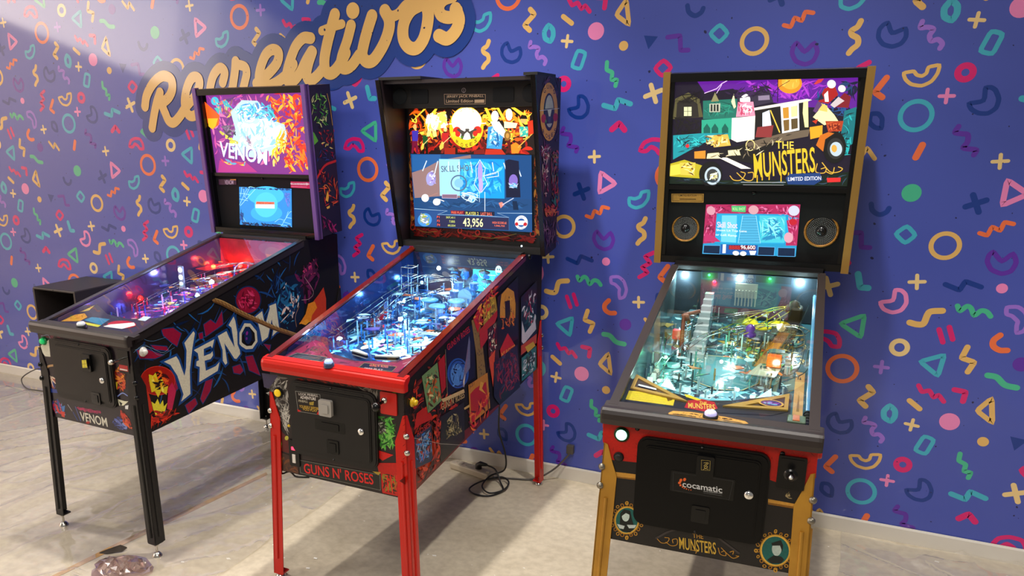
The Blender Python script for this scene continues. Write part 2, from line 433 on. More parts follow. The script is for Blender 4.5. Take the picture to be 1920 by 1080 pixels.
['X','e83a18 ff7a18 c81a20 ffb030',[190,32,7,60],[62,1883,369,1880,412,1498,153,1492,134,1703]],
['P','ff5a18',0,[-314,1839,-226,1773,-239,1727,-286,1704,-312,1735]],
['P','ffb020',0,[-308,1758,-239,1758,-262,1719,-286,1704,-310,1720]],
['E','38b8d0',0,[-245,1841,-220,1841,-248,1821]],
['P','38b8b0',0,[-256,1808,-219,1811,-230,1777]],
['X','e07060 40a8b8 e8c050 8a5060',[30,33,6,50],[-263,1857,-108,1854,-134,1757,-207,1757]],
['P','b8e0f8',0,[-150,1787,-69,1842,30,1837,56,1807,77,1755,180,1725,189,1681,168,1636,93,1590,38,1559,-154,1580,-178,1626,-133,1704]],
['X','60c8f0 3890d0 ffffff 7080a8 48b8e8',[110,34,5,70],[-124,1817,31,1840,100,1806,162,1732,13,1726,-119,1723]],
['X','38c0d8 188898',[14,35,5,50],[31,1840,108,1828,149,1740,117,1755]],
['X','6a5a70 907890 403848',[26,36,5,70],[-234,1727,-129,1726,-130,1658,-214,1657]],
['X','e8e048 c8b848',[14,37,7,50],[-268,1712,-170,1673,-104,1627,-176,1634]],
['P','ffffff',0,[-65,1741,58,1755,159,1710,139,1636,20,1609,-73,1627]],
['X','ffffff b8e8ff 90c8e8 f8f8ff',[90,186,9,60],[-110,1779,162,1732,127,1621,-120,1596]],
['X','ffd838 ffec70 ff9818',[40,38,7,60],[160,1721,207,1710,167,1591,82,1514,73,1590]],
['X','90788c b098b0',[12,39,5,60],[-53,1688,-22,1627,-46,1604,-97,1673]],
['P','d868a0',0,[2,1589,65,1601,67,1552,4,1531]],
['P','b03080',0,[-265,1551,-87,1542,-22,1496,-287,1490]],
['X','e8c040 d04060 60a0c0',[14,40,6,60],[-263,1563,-85,1553,-101,1522,-257,1539]],
['T','6a3a90','VENOM',[-256,1566,50,1528,-243,1641]],
['T','ffffff','VENOM',[-262,1571,44,1532,-248,1646]],
['P','e02020',0,[364,1526,411,1525,409,1509,362,1510]],
['P','3a1838',0,[-291,1454,-170,1459,-173,1430,-294,1426]],
['T','b8a8c0','VENOM',[-253,1429,-194,1430,-250,1451]],
['P','d89030',0,[-211,1456,-172,1457,-173,1452,-211,1452]],
['P','c81858',0,[181,1455,313,1456,309,1423,178,1425]],
['L','f0d8e0',9,[183,1444,278,1445]],
['P','f0d8e0',0,[277,1452,298,1445,276,1438]],
['T','c81858','LIMITED EDITION',[186,1442,273,1442,187,1449]],
['L','e890b0',2,[185,1430,277,1431]],
['P','2a90e0',0,[-157,1419,182,1419,159,1226,-184,1223]],
['E','40c0ff',0,[11,1380,130,1384,4,1333]],
['E','38b0f8',0,[3,1291,107,1295,-3,1247]],
['E','50d0ff',0,[7,1333,83,1336,-3,1269]],
['S','b8f8f0',2,[-170,1326,-99,1415,-54,1418]],
['S','b8f8f0',2,[-165,1322,-44,1416]],
['S','b8f8f0',2,[-127,1418,-129,1371,-108,1359]],
['S','b8f8f0',2,[-160,1387,-94,1381]],
['S','b8f8f0',2,[-165,1357,-110,1350]],
['S','b8f8f0',2,[-138,1418,-157,1370]],
['S','b8f8f0',2,[-88,1417,-123,1371]],
['S','a8f0f0',2,[52,1248,86,1265,118,1262,146,1305]],
['S','a8f0f0',2,[93,1231,150,1297,167,1306]],
['S','a8f0f0',2,[106,1253,153,1242]],
['S','a8f0f0',2,[131,1275,162,1272]],
['S','a8f0f0',2,[72,1238,157,1230]],
['S','a8f0f0',2,[-167,1279,-139,1236]],
['X','0a3a70 184a90',[50,41,4,40],[-155,1417,182,1418,183,1410,-156,1411]],
['X','0a3a70 102a50',[40,42,5,40],[-182,1239,160,1238,158,1225,-185,1222]],
['X','4a70d0 7a80e0',[26,43,3,50],[127,1405,178,1406,163,1314,138,1330]],
['X','2050a0 0a3a70',[16,44,4,50],[-172,1318,-143,1284,-163,1231,-183,1230]],
['P','f07858',0,[-54,1348,65,1350,63,1338,-59,1334]],
['P','f4f4f0',0,[-61,1333,64,1337,61,1317,-64,1314]],
['T','b03020','PRESS START',[-51,1336,58,1339,-49,1345]],
],
'Gf':[
['P','241a1c',0,[-284,466,284,466,284,868,-284,868]],
['X','6a6460 8a8680 3a3634 a8a49c 201c1c',[110,51,4,50],[-320,842,-203,846,-203,588,-240,631,-311,763]],
['X','b0aca4 d0ccc0',[24,52,2,60],[-254,747,-203,737,-201,613,-240,631]],
['P','3a3450',0,[-323,841,-246,843,-295,784,-317,787]],
['P','5a1414',0,[-255,629,-193,583,-196,539,-262,545]],
['E','b8b040',0,[-226,601,-217,603,-227,592]],
['X','3a7a28 205018 60a038',[14,53,4,40],[-272,607,-248,586,-250,554,-268,557]],
['X','7a1410 a02010',[26,54,3,70],[-174,847,137,856,137,847,-175,838]],
['X','2f7a28 50a838 184a18 78b850',[90,55,5,50],[166,754,255,763,245,634,181,628]],
['X','5a5650 8a8478 2a2828',[60,56,3,50],[98,850,182,854,180,797,130,829]],
['X','a8a49c 4a4640 181818',[34,57,3,50],[169,749,217,745,215,693,173,679]],
['X','3f8a30 205a20',[30,58,4,40],[226,860,260,860,255,769,231,805]],
['P','c81410',0,[178,627,238,621,193,591,180,598]],
['P','b81008',0,[169,578,257,595,251,468,189,467,178,531]],
['X','6a1a08 3a2008 8a7020 d82010',[50,59,4,50],[185,545,253,552,251,474,189,473]],
['L','e01810',4,[223,541,231,476]],
['L','e01810',4,[210,538,214,478]],
['P','3a2018',0,[-262,539,-174,530,-179,465,-268,464]],
['X','6a3818 4a2814',[20,60,4,50],[-262,539,-174,530,-179,465,-268,464]],
['P','1c1a18',0,[-176,526,185,539,186,472,-175,467]],
['C','8a8a80',1,[-172,523,180,535,181,476,-170,472]],
['P','b09030',0,[149,542,185,546,174,532]],
['T','d01818',"GUNS N' ROSES",[-152,475,153,491,-154,516]],
],
'Gd':[
['P','1a1212',0,[-158,802,-46,806,-47,727,-150,723]],
['C','a8a8a0',1,[-156,801,-48,804,-48,728,-149,725]],
['T','c8c0b8','LOOK PINBALL',[-142,788,-56,794,-143,797]],
['T','e8e0d8','ADVENTURE',[-136,776,-67,779,-136,787]],
['T','b0a890','PINBALL',[-145,762,-103,765,-144,771]],
['P','a08830',0,[-97,768,-76,774,-79,759,-96,758]],
['T','c8a030','YOURSELF BEFORE',[-143,741,-55,745,-142,751]],
['T','c8a030','YOU PLAY',[-129,733,-63,736,-129,742]],
['P','c01818',0,[-153,733,-133,729,-150,723]],
['P','c01818',0,[-59,741,-47,738,-47,728,-67,727]],
],
'Gs':[
['P','6a1812',0,[-26,854,235,962,300,993,1207,1149,1263,597,873,568,64,469,-48,552]],
['X','7a2010 b02814 4a120a d03818 2a0a08',[260,61,6,60],[-8,867,278,936,460,586,70,477]],
['L','1a0808',1.5,[-14,835,130,852]],
['L','1a0808',1.5,[5,849,10,838]],
['L','1a0808',1.5,[-14,812,130,829]],
['L','1a0808',1.5,[16,843,21,832]],
['L','1a0808',1.5,[-15,789,129,806]],
['L','1a0808',1.5,[27,837,32,826]],
['L','1a0808',1.5,[-16,765,129,782]],
['L','1a0808',1.5,[38,832,43,820]],
['L','1a0808',1.5,[-17,742,128,759]],
['L','1a0808',1.5,[50,826,54,814]],
['L','1a0808',1.5,[-18,718,127,735]],
['L','1a0808',1.5,[61,820,65,808]],
['L','1a0808',1.5,[-19,694,127,711]],
['L','1a0808',1.5,[72,814,77,802]],
['L','1a0808',1.5,[-20,670,126,688]],
['L','1a0808',1.5,[84,808,88,796]],
['L','1a0808',1.5,[-21,646,125,664]],
['L','1a0808',1.5,[95,802,100,790]],
['L','1a0808',1.5,[-22,622,125,640]],
['L','1a0808',1.5,[107,796,112,784]],
['L','1a0808',1.5,[-23,598,124,616]],
['L','1a0808',1.5,[119,789,123,778]],
['P','b81a10',0,[78,756,128,761,178,724,199,696,106,706,57,702]],
['P','c83a10',0,[53,579,208,618,206,531,121,510]],
['P','6a8a5a',0,[116,881,234,901,264,745,158,730]],
['X','b85a20 d8c890 3a2a18 7a3a18 487048',[70,62,5,40],[126,879,234,895,258,746,163,734]],
['C','2a1810',2,[116,881,234,901,264,745,158,730]],
['P','a81812',0,[239,899,290,917,298,788,264,771]],
['P','0e0e24',0,[301,941,545,982,547,756,314,748]],
['P','0a0a18',0,[310,928,299,931,314,751]],
['L','b8a890',2,[295,932,310,751]],
['E','2050a8',0,[400,813,491,789,400,753]],
['E','4a80d0',0,[389,811,442,796,388,767]],
['R','102048',4,[400,813,472,794,400,761]],
['X','102048 5a90e0 0a1430',[26,63,4,40],[332,859,460,858,460,758,342,764]],
['P','6a6a90',0,[467,856,493,938,502,914,503,808,466,790,448,744,436,748,448,817]],
['L','a82030',2,[481,886,460,803]],
['P','d8c8b8',0,[441,769,460,794,450,741]],
['T','b81a20',"GUNS N' ROSES",[316,922,502,953,305,948]],
['P','8a6a30',0,[514,994,583,1002,653,738,682,634,573,725,559,844]],
['X','3a2010 2a1808',[40,163,2.5,16],[539,972,583,985,653,738,682,646,586,745]],
['P','c8a878',0,[259,752,448,736,454,720,275,736]],
['T','c0a070',"GUNS N' ROSES",[263,707,454,700,258,736]],
['P','1e1c1a',0,[252,686,448,682,454,530,249,503]],
['X','8a7a50 b8a878 4a4430 2a2820',[80,64,4,40],[274,660,388,667,442,558,295,576]],
['C','0e0c0c',2,[252,686,448,682,454,530,249,503]],
['P','c8a060',0,[448,659,497,658,504,647,454,649]],
['P','c07a18',0,[487,741,666,743,697,580,504,571]],
['P','b01a18',0,[503,699,548,709,653,708,676,611,517,573]],
['P','d89a30',0,[599,724,633,708,613,690,654,654,587,692]],
['T','5a2a08','JUST',[495,719,548,720,492,743]],
['P','a8101c',0,[529,634,696,629,699,506,530,503]],
['X','d01820 5a0a10 e87020',[40,65,6,60],[460,655,695,654,698,531,511,510]],
['P','a8821c',0,[620,1050,734,1057,764,970,716,939,622,943]],
['X','e0c040 6a4a10 3a2a08 c89a20',[50,66,4,30],[620,1050,734,1057,757,971,629,947]],
['P','b82018',0,[583,940,784,995,757,960,690,899,598,857]],
['P','3a0a10',0,[662,928,758,942,784,775,679,754]],
['X','e8e0d0 b01820 e0c8a0 30202a',[46,67,4,30],[662,928,751,938,761,817,678,808]],
['P','d84818',0,[678,802,740,822,723,664,693,751]],
['P','c01818',0,[526,1002,595,1038,621,1016,571,931]],
['X','e83a18 a01010 f0a030',[60,68,5,50],[520,1009,712,1106,796,1080,584,929]],
['P','14090c',0,[755,1041,973,1092,987,812,762,811]],
['P','d89020',0,[784,995,797,1045,861,1063,930,1033,951,975,951,913,786,948]],
['X','6a3a08 f0b030',[22,69,3,40],[792,994,861,1060,940,983,935,923]],
['P','1a0a08',0,[834,1009,886,1005,905,892,846,881]],
['X','f08020 e05010',[26,70,4,40],[792,964,949,944,944,877,802,891]],
['P','c81a10',0,[790,810,869,864,956,787,958,743,806,763]],
['T','e8a020',"N' ROSES",[813,767,960,768,805,794]],
['P','1c1a2c',0,[727,771,980,788,1023,577,798,561,731,619]],
['X','8a1a30 3a3a58 a02838 1a2a4a 701020',[110,71,6,60],[727,777,980,788,1022,590,797,580]],
['P','202838',0,[783,578,1030,594,967,560,813,550]],
['P','101c24',0,[1009,994,1197,1036,1214,785,1021,772]],
['X','1a5058 204a50 e8e8f0 2a1a30 c83050',[80,72,6,60],[1018,980,1189,1025,1204,801,1028,783]],
['P','d8d0dc',0,[1028,789,1028,884,1067,819,1166,848,1181,884,1204,807,1053,770]],
['P','c84818',0,[1021,772,1214,785,1212,739,1023,726]],
['P','d8b030',0,[1071,753,1172,755,1200,728,1106,718]],
['P','187878',0,[1032,711,1213,725,1221,608,1038,599]],
['X','e0e4e8 d0d4dc 104850 20a098 181c20',[80,73,5,40],[1037,710,1210,719,1213,617,1042,604]],
['X','181c1c 3a5a30 10100c',[30,74,5,40],[1089,723,1157,726,1147,615,1078,620]],
['C','101010',2,[1024,771,1214,785,1221,608,1038,599]],
['P','1c2a48',0,[56,682,177,682,185,539,52,558]],
['X','3a78c8 5aa0e0 8a98b0 0a1430 a03020',[90,75,5,36],[61,675,177,671,180,552,62,565]],
['T','a82018','ROSES',[76,670,172,678,71,692]],
['X','a82010 6a1408 d84018 2a0808',[90,76,7,60],[188,699,252,711,249,503,70,482,62,549,185,539]],
['L','c8c0b8',1,[18,690,250,581,436,508]],
],
'Gbs':[
['X','3a1630 5a1c34 28101c',[60,81,6,60],[944,1902,1192,1917,1219,1582,980,1590]],
['L','1c0c18',1.5,[946,1883,1196,1895]],
['L','1c0c18',1.5,[947,1859,1198,1870]],
['L','1c0c18',1.5,[949,1836,1201,1845]],
['L','1c0c18',1.5,[951,1812,1203,1819]],
['L','1c0c18',1.5,[952,1788,1206,1794]],
['L','1c0c18',1.5,[954,1763,1208,1768]],
['L','1c0c18',1.5,[956,1739,1211,1742]],
['E','c88a18',0,[1078,1770,1182,1771,1088,1654]],
['E','18141a',0,[1078,1770,1142,1771,1084,1695]],
['E','a8a89c',0,[1081,1773,1131,1774,1086,1709]],
['P','2a2024',0,[1028,1782,1132,1787,1127,1726,1043,1723]],
['P','c8c4b4',0,[1058,1780,1107,1781,1094,1753,1075,1753]],
['L','c0c0c8',2,[970,1774,1199,1787]],
['E','a01820',0,[1015,1744,1042,1745,1016,1727]],
['E','a01820',0,[1156,1750,1185,1751,1157,1733]],
['P','383a58',0,[1060,1753,1104,1753,1097,1726,1072,1726]],
['E','3a7a28',0,[1042,1733,1050,1733,1042,1726]],
['T','2a1c10','G',[1009,1841,1033,1846,1006,1860]],
['T','2a1c10','U',[1044,1860,1069,1862,1041,1876]],
['T','2a1c10','N',[1081,1861,1106,1862,1078,1877]],
['T','2a1c10','S',[1121,1844,1146,1843,1117,1862]],
['T','2a1c10','R',[1010,1686,1033,1681,1007,1703]],
['T','2a1c10','O',[1044,1669,1068,1666,1041,1686]],
['T','2a1c10','S',[1078,1662,1102,1662,1075,1679]],
['T','2a1c10','E',[1112,1670,1136,1673,1108,1686]],
['T','2a1c10','S',[1145,1685,1169,1690,1141,1702]],
['X','c8b8c0 a01830 701428',[40,82,3,40],[986,1640,1124,1644,1109,1583,1000,1586]],
['X','a82038 601020 c8a8a0 2a1018',[70,83,4,50],[999,1622,1099,1620,1105,1412,1030,1418]],
['X','8a5a28 1a5a58 6a1830 b02820 1c1018',[120,84,5,50],[1111,1605,1214,1617,1240,1347,1133,1342]],
['P','2a6a60',0,[1162,1393,1187,1429,1197,1374]],
['X','a83018 c86020 501010',[50,85,6,50],[1042,1402,1238,1363,1242,1323,1057,1341]],
['X','4a1c3c 2c1428 7a5068',[60,86,4,60],[1036,1343,1242,1323,1255,1195,1058,1189]],
],
'Gb':[
['P','180804',0,[-353,1808,284,1802,293,1596,-384,1589,-374,1731]],
['X','ff9818 e05a10 ffd040 a02008',[230,91,7,60],[-344,1805,274,1799,277,1637,-377,1633]],
['X','a01008 d02a10 5a0804',[110,92,8,60],[-379,1709,-216,1671,276,1671,289,1598,-379,1591]],
['P','ffd038',0,[-256,1806,-243,1804,-333,1731,-360,1724]],
['P','ffd038',0,[-197,1805,-185,1805,-223,1730,-249,1745]],
['P','ffd038',0,[48,1803,62,1802,95,1735,78,1728]],
['P','ffd038',0,[105,1802,118,1802,150,1742,135,1742]],
['P','ffd038',0,[174,1802,193,1802,256,1755,244,1741]],
['P','ff5010',0,[-360,1724,-328,1746,-315,1731,-348,1701]],
['E','e8b060',0,[-303,1714,-294,1714,-303,1701]],
['P','4030a0',0,[-320,1696,-286,1698,-291,1649,-319,1649]],
['P','701030',0,[-319,1651,-291,1651,-288,1596,-302,1596,-305,1633,-316,1596,-327,1596]],
['E','c89030',0,[-250,1690,-243,1690,-251,1680]],
['P','185020',0,[-265,1676,-236,1678,-240,1638,-264,1638]],
['P','101008',0,[-264,1640,-240,1640,-237,1596,-249,1596,-252,1626,-261,1596,-270,1596]],
['P','e8c040',0,[-276,1622,-265,1644,-257,1636,-260,1617,-273,1609]],
['L','f0d080',3,[-263,1633,-227,1664]],
['E','fff0a0',0,[-214,1764,-201,1764,-214,1754]],
['P','fffbe0',0,[-238,1750,-190,1751,-195,1712,-234,1713]],
['P','ffe880',0,[-234,1715,-195,1715,-190,1671,-209,1671,-215,1700,-229,1671,-244,1671]],
['E','ffd080',0,[-146,1703,-137,1703,-146,1692]],
['P','c02020',0,[-165,1687,-128,1689,-132,1645,-163,1645]],
['P','802010',0,[-163,1647,-132,1647,-128,1597,-143,1597,-148,1631,-159,1597,-171,1597]],
['P','f0c048',0,[-179,1627,-164,1651,-154,1642,-158,1621,-174,1611]],
['L','f0d080',3,[-161,1639,-116,1674]],
['X','fffbd8 ffffff ffe060',[60,93,9,60],[-248,1774,-136,1780,-129,1708,-242,1686]],
['E','ffc818',0,[-41,1711,44,1711,-42,1622]],
['E','ffffff',0,[-40,1736,34,1736,-41,1677]],
['E','fffdf0',0,[-41,1707,9,1707,-41,1657]],
['E','d82818',0,[-87,1695,-67,1695,-87,1676]],
['E','d82818',0,[15,1698,35,1698,15,1680]],
['P','d8e838',0,[-117,1682,-100,1693,-83,1675,-108,1671]],
['P','d8e838',0,[-12,1679,25,1686,29,1671,-4,1671]],
['P','484038',0,[-82,1708,-49,1693,-32,1707,-24,1700,-49,1682,-58,1660,-68,1662,-66,1682,-87,1700]],
['P','484038',0,[7,1707,-24,1693,-41,1707,-47,1700,-24,1682,-18,1660,-8,1662,-10,1682,11,1700]],
['E','d82818',0,[-83,1682,-70,1682,-83,1670]],
['E','d82818',0,[3,1684,15,1684,3,1672]],
['P','4a8020',0,[-70,1675,-54,1671,-66,1660]],
['P','4a8020',0,[-12,1671,5,1671,-4,1659]],
['L','ffffff',4,[-127,1726,54,1728]],
['T','3a2808','R',[-92,1642,-79,1637,-92,1658]],
['T','3a2808','O',[-69,1629,-57,1626,-69,1645]],
['T','3a2808','S',[-47,1624,-34,1624,-46,1639]],
['T','3a2808','E',[-24,1630,-11,1633,-24,1645]],
['T','3a2808','S',[-1,1642,11,1648,-1,1658]],
['T','e8d060','G',[-73,1776,-61,1779,-74,1790]],
['T','e8d060','U',[-53,1786,-40,1787,-54,1801]],
['T','e8d060','N',[-33,1786,-21,1785,-34,1800]],
['T','e8d060','S',[-13,1777,-1,1773,-14,1791]],
['P','3898d8',0,[66,1711,111,1721,143,1700,135,1650,131,1618,58,1621]],
['X','60b8f0 1860a0 c8ecff',[40,94,5,60],[70,1707,119,1714,131,1625,62,1625]],
['E','fff0e0',0,[99,1756,117,1756,99,1732]],
['P','fffbe8',0,[78,1735,119,1735,175,1661,151,1661,95,1700]],
['E','fff8e0',0,[166,1763,182,1762,166,1738]],
['P','fff4c0',0,[143,1735,206,1727,198,1707,143,1707]],
['P','c02810',0,[54,1617,131,1618,151,1595,50,1594]],
['E','8a6020',0,[159,1675,175,1675,159,1654]],
['E','c89040',0,[159,1675,167,1675,159,1664]],
['E','f0b060',0,[233,1741,247,1741,233,1727]],
['P','181008',0,[215,1745,252,1744,246,1758,225,1762]],
['P','28b0a0',0,[214,1713,260,1713,253,1671,218,1671]],
['X','ffe0a0 40c0b0',[16,95,4,30],[214,1713,260,1713,253,1671,218,1671]],
['P','ff8818',0,[175,1636,198,1647,226,1629,211,1601,179,1600]],
['L','e0a040',5,[210,1626,276,1685]],
['P','d83010',0,[252,1734,283,1741,284,1685,257,1678]],
['P','a02008',0,[-152,1620,-96,1624,-97,1594,-153,1594]],
['P','7a1008',0,[-4,1613,50,1617,50,1596,-4,1595]],
['T','c02818','LIVE',[-84,1602,-21,1604,-84,1613]],
['P','1c4c84',0,[-329,1593,273,1594,281,1261,-316,1258]],
['P','2a62a0',0,[-322,1589,-172,1591,-174,1511,-322,1516]],
['P','9a7a78',0,[-325,1508,-262,1526,-173,1567,-19,1592,-17,1577,-73,1572,-75,1393,-78,1367,-121,1367,-135,1408,-314,1391]],
['P','38a8e8',0,[-180,1573,-1,1573,4,1412,-179,1406]],
['P','a8e4ff',0,[-180,1571,-73,1572,-75,1410,-179,1406]],
['P','18a0f0',0,[-19,1575,146,1575,147,1401,-3,1396]],
['X','40c8ff 1888d8 70dcff',[70,101,7,60],[-68,1565,142,1567,142,1409,-70,1414]],
['R','5a7090',6,[-80,1466,-41,1467,-80,1432]],
['E','8ac8e8',0,[-80,1466,-57,1467,-80,1446]],
['T','5a6a80','SKILL SHOT',[-169,1513,-6,1522,-171,1541]],
['L','dcecff',5,[-245,1562,-267,1518]],
['L','dcecff',5,[-187,1561,-204,1507]],
['L','dcecff',5,[-131,1560,-132,1520]],
['L','dcecff',5,[-77,1559,-78,1517]],
['L','dcecff',5,[-19,1559,-11,1515]],
['L','dcecff',5,[88,1559,94,1524]],
['L','dcecff',5,[143,1558,159,1518]],
['L','dcecff',5,[202,1559,225,1504]],
['E','a8a8e0',0,[-224,1482,-198,1483,-225,1450]],
['X','e8e8ff 8878c0 b0a0e0',[26,102,4,40],[-246,1518,-195,1519,-196,1450,-248,1453]],
['X','c8c8ff 7868b8',[26,103,4,40],[165,1522,212,1523,215,1458,159,1456]],
['P','181c38',0,[150,1568,167,1575,214,1568,224,1412,155,1409]],
['E','8a70c8',0,[189,1484,210,1485,189,1457]],
['X','60b8e8 c8d8ff',[18,104,3,40],[163,1476,214,1473,210,1450,168,1449]],
['C','e8f4ff',3,[27,1570,53,1535,47,1500,64,1465,35,1429,24,1429,-2,1464,9,1499,7,1542]],
['E','b8a0e8',0,[28,1515,40,1516,28,1468]],
['E','c8b0f0',0,[31,1460,42,1461,31,1429]],
['L','e8f4ff',3,[42,1500,116,1521,118,1502,60,1493]],
['T','e8f4ff','SUPER SKILL',[60,1500,108,1512,59,1508]],
['P','204a7c',0,[-317,1391,-121,1400,278,1406,279,1351,-316,1339]],
['X','2a6098 18406c',[40,105,5,90],[-310,1385,274,1398,275,1351,-311,1344]],
['E','f4f4f4',0,[-257,1393,-237,1394,-257,1375]],
['E','f4f4f4',0,[-196,1377,-176,1378,-196,1361]],
['L','b08078',4,[-238,1400,-190,1418]],
['L','f4f4f4',4,[-186,1390,-158,1382]],
['P','8a6a80',0,[-167,1413,-89,1415,-89,1397,-167,1396]],
['C','c8c0e0',2,[-167,1413,-89,1415,-89,1397,-167,1396]],
['E','c8ecff',0,[-14,1396,4,1396,-14,1380]],
['E','40a0d8',0,[-14,1396,-2,1396,-14,1385]],
['X','c8ecff e8f8ff',[22,106,3,50],[-72,1426,24,1429,24,1385,-71,1381]],
['L','e8f4ff',3,[51,1429,51,1342]],
['L','d8ecff',2,[24,1433,24,1385]],
['P','f09080',0,[119,1384,134,1389,147,1378,129,1361]],
['L','c8d0e8',4,[138,1377,190,1407]],
['P','102848',0,[185,1395,207,1395,216,1357,190,1356]],
['L','c8e8ff',2,[-316,1341,-141,1338,-192,1319,24,1324,169,1321,112,1339,279,1344]],
['P','28508c',0,[-311,1335,-159,1337,-197,1317,-198,1265,-314,1264]],
['E','4a98e0',0,[-262,1291,-224,1293,-263,1260]],
['X','e8f4ff 8090b8 a8b048',[30,107,4,40],[-285,1328,-235,1313,-236,1267,-289,1269]],
['P','2a2c50',0,[-197,1315,169,1319,169,1265,-199,1261]],
['P','781830',0,[-124,1341,-53,1342,-53,1326,-122,1325]],
['T','ff7858','FREE PLAY',[-120,1326,-60,1327,-120,1337]],
['P','1c2038',0,[-53,1342,99,1344,99,1326,-53,1323]],
['T','e8e070','PLAYER 2',[-46,1324,19,1325,-46,1338]],
['T','ff7858','LAST BALL',[30,1325,88,1326,30,1339]],
['T','ff6040','P1',[-197,1302,-183,1302,-196,1313]],
['T','ff6040','P3',[-196,1284,-182,1284,-196,1295]],
['T','ff6040','P4',[-196,1265,-181,1265,-195,1277]],
['T','d8e070','507,411',[-148,1302,-102,1302,-148,1313]],
['T','d8e070','7,005',[-132,1283,-102,1283,-132,1295]],
['T','d8e070','60,554',[-140,1265,-101,1265,-139,1276]],
['T','ffffb8','43,956',[-61,1264,41,1266,-60,1309]],
['T','ff7850','HIGH SCORE #2',[88,1289,158,1290,88,1300]],
['T','ff7850','1,066,750',[99,1277,149,1277,99,1286]],
['L','5a80b0',1,[169,1319,170,1265]],
['E','f4f4f4',0,[229,1302,260,1304,229,1271]],
['E','2858a0',0,[229,1301,248,1302,229,1282]],
['P','f4f4f4',0,[210,1309,248,1311,244,1291,214,1290]],
['E','c82028',0,[207,1294,215,1294,207,1286]],
['E','c82028',0,[248,1295,257,1296,248,1287]],
['T','2858a0','GUNS N',[214,1322,245,1323,214,1328]],
['T','2858a0','ROSES',[216,1274,244,1274,216,1280]],
],
'Gt':[
['C','c8a888',1.6,[-93,1849,103,1844,103,1806,-91,1808]],
['T','c8a888','JERSEY JACK PINBALL',[-82,1832,95,1831,-82,1844]],
['T','c8a888','Limited Edition',[-84,1814,46,1813,-84,1827]],
['P','c8a888',0,[52,1824,98,1824,98,1811,52,1811]],
['R','b0a0a0',1.5,[1,1863,10,1863,1,1854]],
['L','b0a0a0',1.5,[1,1868,1,1856]],
],
'Gz':[
['X','6a1408 8a2010 2a0804 a8501c c07828',[170,98,5,50],[-375,1731,-330,1592,-307,1261,-345,1244,-372,1518]],
['X','6a1408 8a2010 2a0804 a8501c c07828',[170,99,5,50],[285,1754,308,1754,327,1245,289,1243,280,1601]],
['X','6a0c08 8a1410 3a0604',[120,97,6,90],[-340,1256,291,1254,320,1211,-337,1208]],
['S','8a7a30',2,[-308,1245,-262,1232,-199,1239]],
['S','8a7a30',2,[-15,1229,100,1224,203,1249]],
['R','a82818',5,[-80,1249,-70,1250,-80,1238]],
['R','a82818',5,[11,1244,21,1245,11,1233]],
['R','b03018',5,[-331,1252,-319,1253,-331,1239]],
['R','b03018',5,[283,1253,295,1254,283,1241]],
],
'Mf':[
['P','171415',0,[-274,528,274,528,274,905,-274,905]],
['P','b81408',0,[-287,910,280,905,283,818,256,773,172,792,168,826,-127,856,-170,843,-176,783,-257,779,-285,832]],
['X','8a0c04 c81c0c',[60,111,1.5,16],[-287,907,280,899,261,785,180,801,162,852,-156,857,-181,786,-251,784]],
['P','c89038',0,[-246,743,-178,746,-177,730,-244,726]],
['P','8a5a18',0,[-245,729,-178,733,-177,728,-243,725]],
['P','c89038',0,[173,736,248,734,245,721,174,722]],
['P','8a5a18',0,[174,726,246,726,245,720,174,720]],
['R','a87018',2.2,[-161,604,-157,605,-161,600]],
['R','c08a28',2.2,[-159,588,-155,589,-159,584]],
['R','a87018',2.2,[-167,574,-163,575,-167,569]],
['R','c08a28',2.2,[-174,558,-170,559,-173,553]],
['R','a87018',2.2,[-187,551,-183,552,-187,547]],
['R','c08a28',2.2,[-199,542,-195,543,-199,538]],
['R','a87018',2.2,[-213,546,-208,547,-212,541]],
['R','c08a28',2.2,[-226,547,-222,548,-226,542]],
['R','a87018',2.2,[-234,560,-230,561,-234,555]],
['R','c08a28',2.2,[-244,571,-240,572,-244,566]],
['R','a87018',2.2,[-244,588,-240,589,-244,583]],
['R','c08a28',2.2,[-246,604,-242,605,-246,600]],
['R','a87018',2.2,[-237,619,-233,619,-237,614]],
['R','c08a28',2.2,[-231,634,-227,635,-231,630]],
['R','a87018',2.2,[-218,641,-214,642,-217,636]],
['R','c08a28',2.2,[-205,650,-201,650,-205,645]],
['R','a87018',2.2,[-192,646,-188,646,-192,641]],
['R','c08a28',2.2,[-179,644,-175,645,-178,640]],
['R','a87018',2.2,[-171,632,-167,633,-171,627]],
['R','c08a28',2.2,[-161,621,-157,622,-161,617]],
['E','c8942c',0,[-156,606,-150,607,-155,600]],
['E','3a2408',0,[-156,606,-154,606,-156,603]],
['E','c8942c',0,[-199,539,-194,540,-199,533]],
['E','3a2408',0,[-199,539,-197,540,-199,537]],
['E','c8942c',0,[-250,587,-244,588,-249,581]],
['E','3a2408',0,[-250,587,-247,587,-250,584]],
['E','c8942c',0,[-205,652,-200,653,-205,647]],
['E','3a2408',0,[-205,652,-203,653,-205,650]],
['E','b07c1c',0,[-202,596,-164,604,-200,550]],
['E','e0b040',0,[-202,596,-167,603,-200,553]],
['E','0e5e58',0,[-202,596,-170,603,-200,556]],
['R','a87018',2.2,[249,596,253,597,250,592]],
['R','c08a28',2.2,[252,579,256,580,252,575]],
['R','a87018',2.2,[244,564,248,564,245,559]],
['R','c08a28',2.2,[238,547,242,548,239,543]],
['R','a87018',2.2,[225,540,228,540,225,535]],
['R','c08a28',2.2,[212,530,216,530,212,525]],
['R','a87018',2.2,[198,533,202,534,198,529]],
['R','c08a28',2.2,[183,534,187,535,184,530]],
['R','a87018',2.2,[174,548,178,549,175,543]],
['R','c08a28',2.2,[164,559,167,560,164,555]],
['R','a87018',2.2,[163,577,167,578,163,573]],
['R','c08a28',2.2,[160,595,164,595,161,590]],
